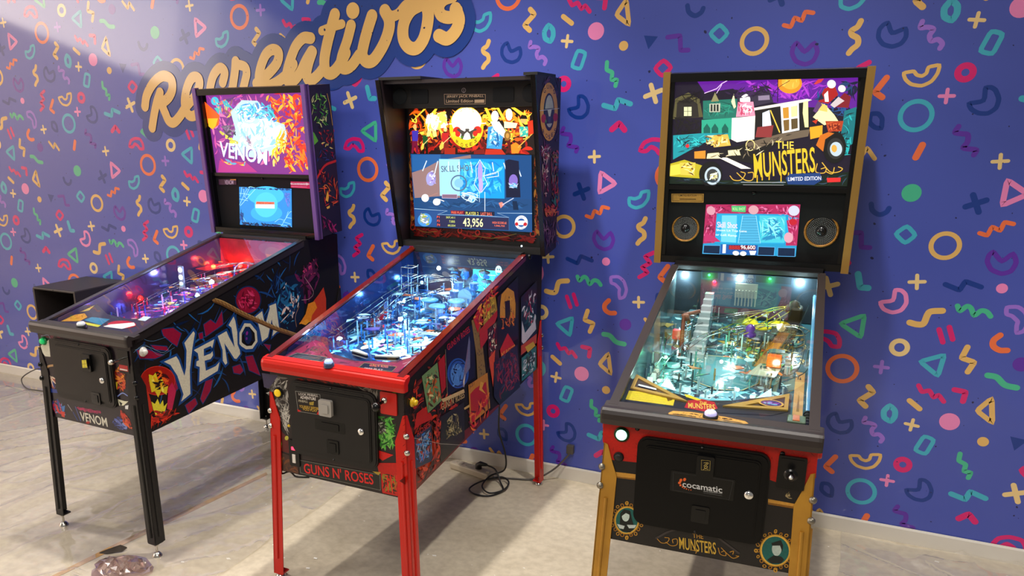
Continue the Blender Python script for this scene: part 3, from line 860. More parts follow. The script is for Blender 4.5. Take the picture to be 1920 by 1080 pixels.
['R','a87018',2.2,[169,610,172,611,169,606]],
['R','c08a28',2.2,[175,627,178,628,175,623]],
['R','a87018',2.2,[188,634,192,635,189,630]],
['R','c08a28',2.2,[201,643,204,644,201,639]],
['R','a87018',2.2,[215,639,218,640,215,635]],
['R','c08a28',2.2,[229,638,233,639,229,634]],
['R','a87018',2.2,[238,625,241,626,238,621]],
['R','c08a28',2.2,[248,614,252,615,249,610]],
['E','c8942c',0,[255,597,259,599,255,592]],
['E','3a2408',0,[255,597,257,598,255,595]],
['E','c8942c',0,[212,527,217,528,213,521]],
['E','3a2408',0,[212,527,214,527,213,524]],
['E','c8942c',0,[157,576,162,577,158,570]],
['E','3a2408',0,[157,576,159,576,157,574]],
['E','c8942c',0,[201,646,205,647,201,641]],
['E','3a2408',0,[201,646,203,647,201,644]],
['E','b07c1c',0,[206,587,246,595,211,538]],
['E','e0b040',0,[206,587,244,595,211,541]],
['E','0e5e58',0,[206,587,240,594,211,545]],
['P','0a1414',0,[-222,566,-222,616,-212,630,-194,629,-186,599,-178,576,-190,559,-212,558]],
['E','c8d8d0',0,[-206,609,-195,611,-205,592]],
['P','0a1414',0,[-218,606,-214,625,-205,630,-194,625,-193,615,-206,619]],
['P','c0ccc8',0,[-230,579,-207,577,-210,566,-222,566]],
['P','c0ccc8',0,[-201,582,-173,587,-178,576,-194,572]],
['E','b8c8c0',0,[209,593,221,596,211,572]],
['P','0a1414',0,[194,608,217,622,224,607,224,587,216,605,196,600]],
['P','0a1818',0,[188,555,203,572,222,573,231,565,224,552,200,546]],
['T','c89434','THE',[-13,580,16,582,-15,594]],
['T','d0a83c','MUNSTERS',[-47,537,54,541,-51,574]],
['S','c08a30',2,[-111,555,-98,545,-83,550,-78,564,-90,564]],
['S','c08a30',2,[-86,550,-70,542,-55,549,-56,566,-68,562,-66,552]],
['S','c08a30',2,[58,563,65,545,80,544,76,557,67,552]],
['S','c08a30',2,[66,565,85,549,100,540,114,549,107,549]],
['S','c08a30',2,[90,557,99,562,98,552]],
['S','c08a30',2,[-12,541,0,540,-1,533]],
['S','3a3434',6,[-114,557,-79,586,-44,600,-8,601,37,603,77,581,113,559]],
['X','a8946a 6a5a3a',[14,114,1.2,20],[211,763,224,769,234,748,215,748]],
],
'Md':[
['C','2c2c2e',1.2,[-78,780,81,781,75,725,-75,726]],
['T','d0d0d0','cocamatic',[-50,740,56,741,-52,757]],
['E','e8642a',0,[-46,763,-42,764,-46,758]],
['E','e8642a',0,[-56,759,-52,760,-56,754]],
['E','e8642a',0,[-59,751,-55,752,-59,747]],
['E','e8642a',0,[-56,744,-53,745,-56,741]],
['E','e8642a',0,[-50,740,-48,740,-50,737]],
['E','e8642a',0,[-45,737,-43,738,-45,735]],
['E','e8642a',0,[-39,736,-37,736,-39,734]],
['E','e8642a',0,[-33,735,-32,735,-33,733]],
['E','e8642a',0,[-27,735,-26,735,-27,733]],
['T','a0a0a0','www.cocamatic.com',[6,736,56,738,6,740]],
['L','707070',0.8,[7,733,56,733]],
['C','b09a50',0.8,[-5,833,18,834,19,806,-3,804]],
['S','c8b060',1,[2,826,14,827,4,812,15,809]],
['S','c8b060',1,[12,828,3,817,13,816,2,806]],
],
'Mb':[
['P','140a20',0,[-321,1899,307,1888,330,1497,-315,1492]],
['P','5a1488',0,[-237,1874,16,1888,304,1885,313,1765,121,1775,-32,1805,-106,1842,-205,1830]],
['X','8a20b0 6a18a0 a838c0',[60,121,4,60],[-208,1873,241,1881,161,1781,-63,1834]],
['X','101430 183860 204880',[50,122,5,60],[119,1803,243,1868,307,1866,313,1711,203,1760]],
['E','e88a20',0,[86,1856,127,1855,90,1821]],
['E','f0a838',0,[89,1860,119,1859,92,1835]],
['X','b86010 f8c050',[10,123,3,20],[57,1880,111,1878,115,1837,61,1838]],
['S','14081c',2.5,[52,1793,46,1866,46,1887]],
['S','14081c',2,[30,1804,47,1839,85,1865]],
['S','14081c',2,[-9,1861,21,1832,49,1825]],
['L','f0c8f8',2.5,[-205,1828,-163,1843,-146,1861,-121,1882]],
['L','f0c8f8',2,[-162,1827,-146,1857]],
['P','565030',0,[-315,1736,-311,1810,-264,1832,-222,1808,-205,1743]],
['P','25201c',0,[-304,1736,-303,1795,-263,1816,-228,1790,-220,1743]],
['P','d8d8a8',0,[-277,1780,-249,1780,-247,1747,-275,1747]],
['L','3a3a28',1.5,[-263,1780,-261,1747]],
['L','3a3a28',1.5,[-276,1764,-248,1764]],
['P','1a6a5a',0,[-209,1801,-88,1806,-83,1734,-204,1735]],
['X','0c4a40 208a70',[40,124,2,60],[-207,1797,-92,1803,-87,1738,-202,1739]],
['P','8a8458',0,[-180,1797,-168,1830,-151,1799]],
['P','b8b8a0',0,[-185,1790,-146,1791,-145,1760,-183,1760]],
['P','202824',0,[-180,1788,-174,1787,-172,1763,-179,1763]],
['P','202824',0,[-169,1787,-163,1787,-161,1763,-168,1763]],
['P','202824',0,[-159,1787,-152,1787,-150,1763,-157,1763]],
['P','28a080',0,[-209,1732,-83,1740,-77,1662,-205,1661]],
['P','0a5a4c',0,[-200,1702,-189,1719,-176,1702,-173,1661,-197,1661]],
['P','0a5a4c',0,[-171,1702,-160,1719,-147,1702,-144,1661,-168,1661]],
['P','0a5a4c',0,[-134,1702,-124,1719,-111,1702,-108,1661,-131,1661]],
['P','30283a',0,[-90,1827,21,1832,38,1793,-23,1780,-86,1778]],
['P','8a7a90',0,[-16,1815,22,1817,25,1801,-14,1799]],
['X','0a0808 141010',[60,125,2.5,50],[-316,1751,-206,1743,-200,1646,-305,1646]],
['P','189098',0,[-311,1676,-202,1684,-100,1684,-200,1646,-306,1585]],
['X','0e5a60 30c0c0 0a3038',[50,126,2.5,40],[-311,1676,-115,1684,-121,1669,-303,1600]],
['P','b8a820',0,[-318,1569,-263,1585,-171,1556,-190,1510,-313,1515]],
['P','e8d048',0,[-317,1562,-278,1570,-260,1532,-315,1523]],
['P','0a1a10',0,[-315,1521,-116,1511,106,1516,320,1549,328,1497,-315,1492]],
['P','0e6a70',0,[275,1759,312,1772,317,1648,272,1613]],
['X','20a8a8 0a3038',[30,127,3,50],[269,1752,313,1765,321,1592,260,1605]],
['P','141010',0,[-22,1770,146,1799,167,1697,78,1662,40,1625,-12,1573,-122,1591,-218,1586,-197,1609,-61,1640,-13,1662]],
['P','e8e0d0',0,[-29,1773,149,1802,166,1798,150,1792,-25,1764]],
['P','6a5a48',0,[-47,1647,76,1683,170,1697,166,1672,38,1647,-16,1621]],
['P','fffbe8',0,[-101,1738,-20,1745,-16,1662,-76,1651,-97,1661]],
['E','fff4f4',0,[-60,1802,-42,1802,-58,1781]],
['P','e890a8',0,[-84,1795,-31,1795,-20,1745,-87,1742]],
['X','c04060 fff0f0',[26,128,3,40],[-84,1795,-31,1791,-23,1745,-84,1745]],
['P','f4f0b0',0,[-108,1796,-101,1824,-90,1778,-96,1771]],
['P','e8f4ff',0,[4,1755,27,1765,40,1705,9,1698]],
['P','8a3030',0,[-9,1705,46,1712,43,1669,-13,1669]],
['L','e8c040',4,[31,1763,69,1687]],
['P','ffffff',0,[63,1779,123,1789,135,1694,78,1683]],
['P','c88a28',0,[71,1772,91,1775,96,1736,77,1735]],
['P','e8d898',0,[98,1776,120,1780,123,1743,103,1739]],
['P','7a5a28',0,[77,1729,97,1732,101,1694,84,1690]],
['P','5a4828',0,[103,1733,125,1736,129,1701,108,1696]],
['P','fff0a0',0,[138,1792,153,1795,164,1704,152,1704,140,1754]],
['P','f0a020',0,[168,1704,210,1711,213,1672,175,1662]],
['P','f8f0a8',0,[175,1739,207,1784,244,1746,259,1725,215,1711]],
['P','e8c060',0,[189,1763,197,1786,218,1777,220,1756]],
['P','c03018',0,[174,1725,193,1732,188,1715]],
['P','a83818',0,[217,1725,276,1725,273,1690,231,1687]],
['X','701808 d06030',[20,129,2.5,30],[219,1722,273,1721,270,1690,231,1690]],
['P','a01818',0,[186,1791,201,1835,232,1848,249,1814,220,1784]],
['P','f4f4f4',0,[203,1815,214,1828,221,1791,209,1791]],
['E','d8e0d8',0,[223,1850,237,1849,224,1836]],
['P','202038',0,[186,1795,193,1822,205,1801]],
['P','781420',0,[251,1800,268,1820,290,1806,287,1769,241,1773]],
['E','e8d8d0',0,[258,1834,270,1834,260,1822]],
['P','c8b8b8',0,[227,1780,250,1807,271,1793,241,1770]],
['P','5a3868',0,[173,1760,186,1795,201,1781,184,1753]],
['P','c03838',0,[165,1851,178,1867,197,1869,189,1857,173,1850]],
['P','d8b048',0,[-169,1676,-111,1680,-97,1639,-158,1632]],
['X','fff0b0 8a5818 f0c860',[30,130,3,30],[-198,1680,-103,1680,-96,1632,-184,1632]],
['P','e08a28',0,[-228,1616,-187,1620,-185,1590,-226,1590]],
['P','f8e8b0',0,[-179,1609,-138,1613,-131,1591,-181,1590]],
['P','f8e8b0',0,[-106,1621,-67,1625,-59,1604,-102,1602]],
['P','fff8e0',0,[-137,1594,-108,1595,-18,1555,-53,1554]],
['R','f0d888',3,[-28,1640,-13,1640,-27,1621]],
['E','0a0a0a',0,[-162,1532,-119,1533,-159,1484]],
['E','b8c8d0',0,[-154,1526,-124,1527,-152,1492]],
['E','383838',0,[-154,1526,-132,1526,-152,1500]],
['X','f8f8e0 c8c080',[14,131,3,30],[-174,1545,-137,1545,-134,1507,-171,1506]],
['E','0a0a0a',0,[257,1634,295,1634,263,1578]],
['P','c86818',0,[196,1641,206,1676,231,1687,251,1683,224,1662,222,1619]],
['E','282828',0,[261,1630,288,1630,265,1593]],
['E','b8c8d0',0,[263,1628,283,1628,266,1603]],
['E','d8a040',0,[257,1630,266,1630,259,1617]],
['P','e8c048',0,[-280,1574,-221,1575,-222,1525,-274,1528]],
['X','fff0a0 6a4810',[16,132,3,30],[-278,1574,-221,1575,-221,1521,-273,1524]],
['E','d82830',0,[-255,1637,-248,1637,-255,1630]],
['X','0a0606 3a3028 d8c8a0 8a7a60',[30,190,2,36],[-47,1643,76,1680,167,1694,39,1633,-20,1588,-189,1594]],
['X','101820 182818 2a4050',[50,191,2.5,70],[-315,1519,-116,1510,107,1515,320,1542,327,1500,-312,1493]],
['X','201428 2a1838 3a2048',[40,192,3,50],[-162,1836,18,1860,51,1804,-88,1806]],
['X','0a0808 181010',[22,193,1.5,60],[-320,1832,-199,1844,-205,1786,-318,1788]],
['T','e8c848','THE',[62,1629,123,1627,59,1656]],
['T','e0b828','MUNSTERS',[-3,1520,204,1546,-15,1610]],
['L','d8a818',4,[6,1530,8,1505]],
['L','d8a818',4,[24,1529,25,1514]],
['L','d8a818',4,[48,1537,49,1516]],
['L','d8a818',4,[88,1542,91,1511]],
['L','d8a818',4,[114,1542,115,1524]],
['L','d8a818',4,[169,1547,170,1528]],
['S','d8a838',3,[-91,1527,-76,1512,-50,1513,-37,1536,-53,1543]],
['S','d8a838',3,[-67,1539,-36,1513,-10,1514,-9,1540,-27,1540]],
['S','d8a838',3,[207,1576,206,1547,234,1544,238,1562,222,1558]],
['S','d8a838',3,[223,1580,253,1548,280,1548,292,1559,278,1566]],
['S','d8a838',3,[240,1548,261,1541,265,1563]],
['P','183870',0,[106,1523,118,1538,220,1544,231,1519,205,1500,115,1500]],
['T','e0e0e8','LIMITED EDITION',[115,1512,226,1518,114,1526]],
['P','d02828',0,[244,1526,290,1528,291,1513,248,1510]],
['L','c8c8c8',1.5,[-49,1504,107,1507]],
['L','a8a8a8',1.5,[-41,1495,101,1497]],
['P','b88a40',0,[-305,1454,-182,1457,-181,1423,-303,1421]],
['C','3a2810',1.5,[-300,1450,-186,1453,-186,1428,-299,1426]],
['T','3a2810','LIMITED EDITION',[-276,1444,-209,1446,-277,1452]],
['L','3a2810',3,[-271,1434,-211,1435]],
['P','2098c8',0,[-171,1416,166,1427,170,1230,-172,1221]],
['P','b0285a',0,[-171,1416,166,1427,167,1375,119,1389,-129,1383,-128,1268,-172,1262]],
['P','b0285a',0,[166,1427,170,1272,131,1270,125,1366,167,1375]],
['X','e878a8 8a1848 c84878 601030',[120,141,2.5,30],[-169,1413,163,1424,166,1275,137,1274,126,1385,-129,1383,-131,1264,-170,1262]],
['P','28a8d8',0,[-121,1380,119,1385,136,1320,123,1277,-105,1268,-128,1292,-129,1364]],
['P','70d0f0',0,[-109,1376,-54,1378,-49,1272,-105,1273]],
['P','48c8d8',0,[27,1381,120,1381,126,1281,40,1277]],
['X','1878b0 90e8f0 2888b8',[40,142,3,80],[23,1377,120,1377,122,1285,39,1281]],
['P','50b0d8',0,[-35,1379,16,1381,40,1273,-41,1269]],
['L','1870a0',1.2,[-32,1371,16,1373]],
['L','1870a0',1.2,[-33,1361,18,1363]],
['L','1870a0',1.2,[-34,1351,20,1353]],
['L','1870a0',1.2,[-34,1341,23,1343]],
['L','1870a0',1.2,[-35,1331,25,1333]],
['L','1870a0',1.2,[-36,1320,27,1323]],
['L','1870a0',1.2,[-36,1310,30,1313]],
['L','1870a0',1.2,[-37,1300,32,1303]],
['L','1870a0',1.2,[-38,1289,34,1293]],
['L','1870a0',1.2,[-38,1279,37,1283]],
['L','a8e8ff',1.5,[-33,1377,-41,1271]],
['L','a8e8ff',1.5,[15,1379,40,1275]],
['P','50b870',0,[-77,1414,-24,1416,-24,1391,-74,1392]],
['T','c8f0a0','ROLL SHOT',[-71,1397,-26,1398,-72,1408]],
['E','d8a0a8',0,[4,1401,22,1402,6,1384]],
['E','d898a8',0,[-151,1393,-135,1393,-149,1376]],
['E','d0d0e8',0,[146,1403,165,1404,148,1384]],
['E','c02030',0,[147,1361,161,1361,148,1349]],
['E','e0a0b0',0,[138,1301,154,1302,140,1281]],
['P','c0306a',0,[-169,1306,-130,1292,-105,1273,-166,1270]],
['P','0a2040',0,[-168,1256,-106,1258,-106,1224,-169,1224]],
['C','58a8e0',2,[-168,1256,-106,1258,-106,1224,-169,1224]],
['P','0a2040',0,[34,1261,93,1262,93,1229,34,1227]],
['C','58a8e0',2,[34,1261,93,1262,93,1229,34,1227]],
['P','0a2040',0,[104,1261,165,1263,167,1230,106,1228]],
['C','58a8e0',2,[104,1261,165,1263,167,1230,106,1228]],
['P','1858a8',0,[-105,1263,31,1267,33,1227,-105,1224]],
['P','781020',0,[-74,1261,24,1265,24,1247,-74,1244]],
['T','ffffff','96,600',[-29,1246,24,1247,-31,1264]],
['T','d03030','8888',[-71,1245,-32,1246,-73,1260]],
['P','f0f0f0',0,[-97,1263,-85,1264,-84,1229,-96,1228]],
['E','f4f4f4',0,[-46,1231,-34,1231,-45,1222]],
['E','f4f4f4',0,[-19,1231,-7,1231,-19,1222]],
['P','f4f4f4',0,[2,1243,28,1244,24,1228,8,1227]],
['T','ffd8e0','Skill Shot',[-123,1328,-48,1328,-125,1351]],
['T','f0f8ff','Shoot Lit Top Lane',[-125,1312,-13,1312,-126,1323]],
['T','f0f8ff','or Left Ramp',[-127,1294,-48,1293,-126,1305]],
],
'Ma':[
['P','24242c',0,[-257,122,-249,173,-111,188,-35,164,44,185,208,279,212,165,157,128,-246,68]],
['X','3a3a42 1c1c22',[30,151,2,40],[-113,168,43,171,48,126,-98,106]],
['P','b01828',0,[-77,112,-74,154,-37,173,0,164,13,131,-10,102]],
['T','e0c050','THE',[-39,142,-19,143,-41,158]],
['T','e0c050','MUNSTERS',[-66,113,7,120,-71,143]],
['P','d8c02c',0,[-249,171,-112,180,-109,114,-248,116]],
['L','a89418',1,[-237,158,-140,166]],
['L','a89418',1,[-234,147,-138,154]],
['L','a89418',1,[-232,136,-136,142]],
['L','a89418',1,[-230,125,-134,130]],
['P','6a4a10',0,[-136,157,-131,168,-121,166,-114,154,-119,143,-128,136]],
['P','e0c830',0,[-89,189,-75,188,-36,167,-48,161,-82,174]],
],
'Ga':[
['P','8a2848',0,[-284,46,-251,124,-234,211,-186,200,-73,104,14,96,110,123,181,132,207,182,257,240,274,66,3,61]],
['X','8a2850 4a1028 b04070 3a2040',[70,152,3,40],[-261,63,-227,201,-90,111,14,96,187,123,246,78,-3,69]],
['R','3a5a38',2,[-169,146,-143,153,-154,125]],
['X','3a5a38',[12,153,1.5,20],[-196,150,-155,161,-138,137,-179,126]],
['P','2c2c38',0,[-254,54,-233,100,-93,99,-95,60]],
['C','c0b8a0',1.2,[-250,57,-231,97,-96,98,-99,62]],
['L','b8b0a8',1,[-227,75,-114,86]],
['L','b8b0a8',1,[-227,64,-112,76]],
['L','908880',1,[-228,52,-111,65]],
['P','1c1a30',0,[62,56,62,101,197,105,201,63]],
['C','c8a060',1.5,[64,59,65,97,196,103,198,66]],
['T','e07058',"GUNS N' ROSES",[98,79,170,87,90,96]],
['T','c8a0b0','FREE PLAY',[93,52,165,60,86,67]],
['P','b82060',0,[217,100,223,165,249,205,254,90]],
['L','f0e0f0',1.5,[206,128,256,153,249,109]],
['L','f0e0f0',1.5,[213,173,236,190,252,141]],
],
'Va':[
['P','c88a18',0,[-310,103,-307,169,-218,192,-166,164,-162,122,-262,96]],
['X','f0b030 e09010 8a5010',[30,154,2,30],[-302,105,-296,169,-211,186,-166,156,-251,102]],
['P','d8b040',0,[-325,215,-290,275,-226,223,-267,193]],
['X','6a4a10 f0d878',[18,155,2,20],[-325,215,-290,275,-226,223,-267,193]],
['P','2878a0',0,[-154,135,-144,170,-38,174,-24,115]],
['P','c8c030',0,[-135,120,-24,115,-21,97,-119,102]],
['E','b81420',0,[65,146,130,163,100,116]],
['P','f0f0f0',0,[-3,108,11,132,103,176,133,156,103,112]],
['P','c8d8f0',0,[97,201,92,239,133,241,141,201]],
],
'F':[
['tape','',0,[2180,-1754,2261,-1715,2169,-1465,2193,-1370,2200,-1159,2217,-854,2282,-648,2227,-579,2157,-863,2121,-1179,2107,-1400]],
],
}
MOTIFS=[
('y','R',0.376,0.930,[0, 0],[47, 17]),
('t','C',0.286,0.884,[0, 35, 35, -1, 2, -35, -37, 1],[16]),
('o','L',0.477,0.836,[-50, -19, -24, -27, -14, 7, 14, -7, 22, 26, 51, 20],[16]),
('p','C',0.498,0.997,[-29, 39, 4, 1, 35, 38, 51, 3, 39, -32, 10, -44, -26, -30, -43, 1, -40, 25],[17]),
('y','S',0.612,0.934,[14, 57, 5, 37, -14, 24, -10, 9, 10, -4, 13, -26, -4, -42, -14, -56],[19]),
('n','C',0.691,0.930,[-15, 43, 2, 3, 47, 21, 52, -9, 39, -33, 10, -43, -23, -33, -42, -7, -41, 21, -29, 37],[16]),
('m','S',0.778,0.939,[-36, 48, -39, 27, -16, 27, 3, 19, -6, -2, 2, -21, 22, -17, 38, -32, 33, -48],[16]),
('t','C',0.811,0.838,[-4, 37, 18, 17, 20, -10, 8, -33, -19, -20, -24, 10],[22]),
('c','+',0.866,0.883,[0, 0],[23, 13, -6]),
('t','C',0.903,0.985,[-7, 40, 31, 28, 9, -40, -32, -28],[16]),
('r','L',0.132,0.127,[29, 57, -8, 37, 18, 9, -19, -12, 8, -34, -28, -58],[19]),
('y','C',0.269,0.121,[-61, 11, -26, 16, -16, 2, 2, -3, 16, 7, 18, 29, 55, 36, 52, 6, 36, -23, 6, -38, -30, -31, -51, -13],[13]),
('r','R',0.360,0.113,[0, 0],[24, 22]),
('k','+',0.329,0.218,[0, 0],[23, 13, 0]),
('o','L',0.186,0.180,[13, 41, -20, -11, 7, -30],[22]),
('n','C',0.411,0.245,[-8, 48, -5, 1, -53, -7, -41, -28, -16, -42, 14, -43, 36, -24, 40, 8, 24, 39, 9, 49],[16]),
('t','R',0.270,0.307,[0, 0],[52, 17]),
('n','C',0.184,0.329,[-22, 26, 4, 27, 20, 9, 22, -29, -1, -26, -23, -7],[17]),
('p','S',0.384,0.427,[-31, 53, -39, 32, -19, 27, 2, 23, 5, -3, -5, -23, 17, -28, 37, -32, 32, -49],[17]),
('o','L',0.288,0.475,[8, 23, -8, -23],[24]),
('c','+',0.461,0.519,[0, 0],[24, 13, 4]),
('y','L',0.166,0.481,[-42, 24, -7, -15, 9, 16, 40, -25],[16]),
('r','L',0.965,0.684,[-25, 16, 14, 12, 10, -28],[21]),
('m','C',0.054,0.270,[-41, 43, -4, 48, 22, 29, 37, -11, 28, -45, 6, -55, 2, -26, 4, -9, -18, 11, -37, 15],[15]),
('g','D',0.285,0.677,[0, 0],[34]),
('k','C',0.497,0.666,[-23, 47, 48, -2, -25, -45],[19]),
('r','L',0.899,0.388,[-10, 25, 10, -25],[19]),
('r','L',0.920,0.370,[-9, 24, 9, -24],[19]),
('n','X',0.426,0.719,[0, 0],[34, 21, -22]),
('n','S',0.219,0.766,[-32, 22, -24, -3, 1, -18, 24, -8, 32, 8],[17]),
('t','C',0.599,0.754,[-45, 6, -18, 1, 5, 12, 9, 31, 42, 40, 41, 3, 20, -27, -12, -39, -42, -27],[15]),
('n','L',0.928,0.124,[-58, 1, -8, -18, 6, 18, 60, 0],[19]),
('k','D',0.011,0.124,[0, 0],[19]),
('c','+',0.827,0.120,[0, 0],[26, 14, 6]),
('y','S',0.858,0.302,[-51, -24, -24, -29, -3, -23, 6, 14, 17, 28, 54, 34],[22]),
('g','S',0.960,0.245,[-55, 14, -44, -4, -24, 15, -9, 8, 5, -17, 25, 2, 44, -1, 58, -17],[17]),
('o','S',0.026,0.405,[-1, 37, -19, 14, -16, -9, 6, -22, 30, -20],[20]),
('c','+',0.116,0.352,[0, 0],[23, 13, 4]),
('t','C',0.894,0.540,[-49, 5, 30, 42, 20, -47],[18]),
('y','L',0.966,0.499,[-8, 51, -21, 5, 23, -7, 7, -49],[21]),
('p','D',0.080,0.495,[0, 0],[28]),
('g','S',0.046,0.592,[-48, 18, -18, 14, 13, -13, 52, -19],[21]),
('r','L',0.898,0.699,[-47, 28, -32, 2, -7, 13, 11, -15, 27, -1, 48, -27],[18]),
('y','L',0.865,0.770,[-20, 15, 20, -15],[21]),
('y','C',0.027,0.754,[8, 52, 25, -47, -33, -5],[19]),
('k','D',0.950,0.838,[0, 0],[36]),
('y','L',0.750,0.757,[2, 43, 22, 22, -24, -21, 1, -43],[23]),
('g','L',0.501,0.073,[-23, 53, -24, 22, 3, 11, 0, -20, 25, -20, 19, -45],[18]),
('y','D',0.031,0.922,[0, 0],[20]),
('n','F',0.104,0.901,[-27, 21, 32, 14, -5, -35],[0]),
('p','L',0.183,0.923,[-49, 26, 2, 30, 8, -28, 39, -28],[19]),
('r','C',0.644,0.046,[0, 33, 36, 1, -1, -33, -35, 0],[17]),
('c','X',0.622,0.176,[0, 0],[36, 20, -25]),
('t','L',0.520,0.231,[-58, -3, -6, -18, 5, 20, 60, 1],[22]),
('r','L',0.528,0.357,[-29, -8, 2, 19, 28, -10],[25]),
('r','C',0.634,0.465,[-63, -14, -46, 21, -10, 35, 33, 30, 50, 4, 52, -27, 23, -27, 10, -8, -14, 4, -34, -17],[18]),
('c','R',0.810,0.470,[0, 0],[28, 19]),
('t','L',0.702,0.146,[-19, 36, -5, -18, 24, -18],[25]),
('k','C',0.785,0.229,[-7, 47, -7, 2, -55, -8, -38, -36, -5, -47, 25, -35, 40, -3, 32, 32, 15, 47],[16]),
('g','C',0.699,0.374,[-55, 2, 29, 46, 27, -48],[18]),
('o','R',0.682,0.618,[0, 0],[55, 18]),
('m','+',0.775,0.586,[0, 0],[24, 14, 0]),
]
WORD=[(48,[1072,1837,1095,1898,1154,1962,1229,1999,1290,1983,1297,1933,1263,1884,1202,1850]),(46,[1200,1911,1167,1856,1136,1785,1112,1717]),(46,[1202,1850,1224,1800,1246,1756,1283,1745,1333,1778,1379,1823,1432,1866]),(46,[1381,1833,1454,1881,1498,1943,1493,1982,1449,1983,1406,1931,1379,1852,1394,1793,1438,1780,1508,1821,1568,1888]),(44,[1666,1953,1685,2005,1655,2029,1606,1993,1575,1927,1567,1849,1599,1810,1669,1848,1713,1904]),(44,[1766,2058,1754,1998,1726,1904,1707,1847]),(42,[1771,2044,1826,2028,1835,1995,1822,1958,1798,1893,1809,1845,1861,1873,1917,1946]),(46,[1898,1942,1975,1986,2040,2039,2055,2088,2021,2107,1975,2087,1936,2029,1916,1965,1934,1927,1989,1930,2051,1952,2107,1987,2145,2030]),(46,[2262,2151,2217,2154,2169,2119,2136,2067,2108,2009,2097,1960,2127,1941,2183,1984,2227,2045,2264,2088]),(46,[2269,2085,2241,2027,2226,1974,2244,1947,2291,1968,2338,2010]),(50,[2414,2253,2387,2187,2358,2110,2340,2041,2345,1992,2381,1978,2427,2012,2469,2071]),(36,[2333,2182,2387,2195,2453,2207]),(46,[2507,2197,2482,2130,2446,2055,2438,2011,2465,1997,2504,2013,2549,2059]),(62,[2520,2265,2521,2264]),(50,[2629,2234,2603,2175,2578,2109,2567,2058,2591,2027,2633,2034,2687,2096,2720,2161,2725,2210,2702,2253]),(40,[2705,2251,2737,2227,2778,2236,2819,2270,2859,2283]),(50,[2898,2269,2843,2244,2805,2189,2801,2124,2830,2083,2873,2077,2910,2114,2931,2174,2936,2238,2908,2280,2859,2285]),(40,[2908,2276,2956,2261,2995,2274,3033,2295]),(46,[3066,2293,3018,2281,2994,2250,3008,2214,3056,2203,3089,2229]),(50,[3080,2237,3098,2189,3080,2142,3037,2111,2993,2126])]
# ------------------------------------------------------------------ room
def wall_material():
    m = bpy.data.materials.new('wall_covering'); m.use_nodes = True; nt = m.node_tree; b = nt.nodes['Principled BSDF']
    N = nt.nodes.new; Lk = nt.links.new
    tc = N('ShaderNodeTexCoord'); at = N('ShaderNodeAttribute'); at.attribute_name = 'Col'
    sp = [None]
    def specks(scale, r0, r1, seed):
        mp = N('ShaderNodeMapping'); mp.inputs['Location'].default_value = (seed, 0, seed*2.3); Lk(tc.outputs['Object'], mp.inputs[0])
        ns = N('ShaderNodeTexNoise'); ns.inputs['Scale'].default_value = 60; Lk(mp.outputs[0], ns.inputs['Vector'])
        ad = N('ShaderNodeVectorMath'); ad.operation = 'MULTIPLY_ADD'; ad.inputs[1].default_value = (.012, .012, .012); Lk(ns.outputs['Color'], ad.inputs[0]); Lk(mp.outputs[0], ad.inputs[2])
        v = N('ShaderNodeTexVoronoi'); v.inputs['Scale'].default_value = scale; Lk(ad.outputs[0], v.inputs['Vector'])
        sx = N('ShaderNodeSeparateColor'); Lk(v.outputs['Color'], sx.inputs[0])
        th = N('ShaderNodeMapRange'); th.inputs[1].default_value = .35; th.inputs[2].default_value = 1; th.inputs[3].default_value = r0; th.inputs[4].default_value = r1; Lk(sx.outputs[0], th.inputs[0])
        lt = N('ShaderNodeMath'); lt.operation = 'LESS_THAN'; Lk(v.outputs['Distance'], lt.inputs[0]); Lk(th.outputs[0], lt.inputs[1]); return lt.outputs[0]
    a = specks(14, -.02, .085, 0); c = specks(34, -.05, .11, 5.1)
    mxm = N('ShaderNodeMath'); mxm.operation = 'MAXIMUM'; Lk(a, mxm.inputs[0]); Lk(c, mxm.inputs[1])
    mx = N('ShaderNodeMixRGB'); mx.inputs[2].default_value = hexc('1c1f4e'); Lk(mxm.outputs[0], mx.inputs[0]); Lk(at.outputs['Color'], mx.inputs[1])
    Lk(mx.outputs[0], b.inputs['Base Color']); b.inputs['Roughness'].default_value = .42
    b.inputs['Coat Weight'].default_value = 1.0; b.inputs['Coat Roughness'].default_value = .075; b.inputs['Coat IOR'].default_value = 1.5; b.inputs['Specular IOR Level'].default_value = .15
    n2 = N('ShaderNodeTexNoise'); n2.inputs['Scale'].default_value = 1.3; n2.inputs['Detail'].default_value = 3; Lk(tc.outputs['Object'], n2.inputs['Vector'])
    n3 = N('ShaderNodeTexNoise'); n3.inputs['Scale'].default_value = 260; Lk(tc.outputs['Object'], n3.inputs['Vector'])
    bp = N('ShaderNodeBump'); bp.inputs['Strength'].default_value = .05; bp.inputs['Distance'].default_value = .001; Lk(n3.outputs['Fac'], bp.inputs['Height'])
    Lk(bp.outputs[0], b.inputs['Normal'])
    return m
WALLM = wall_material()
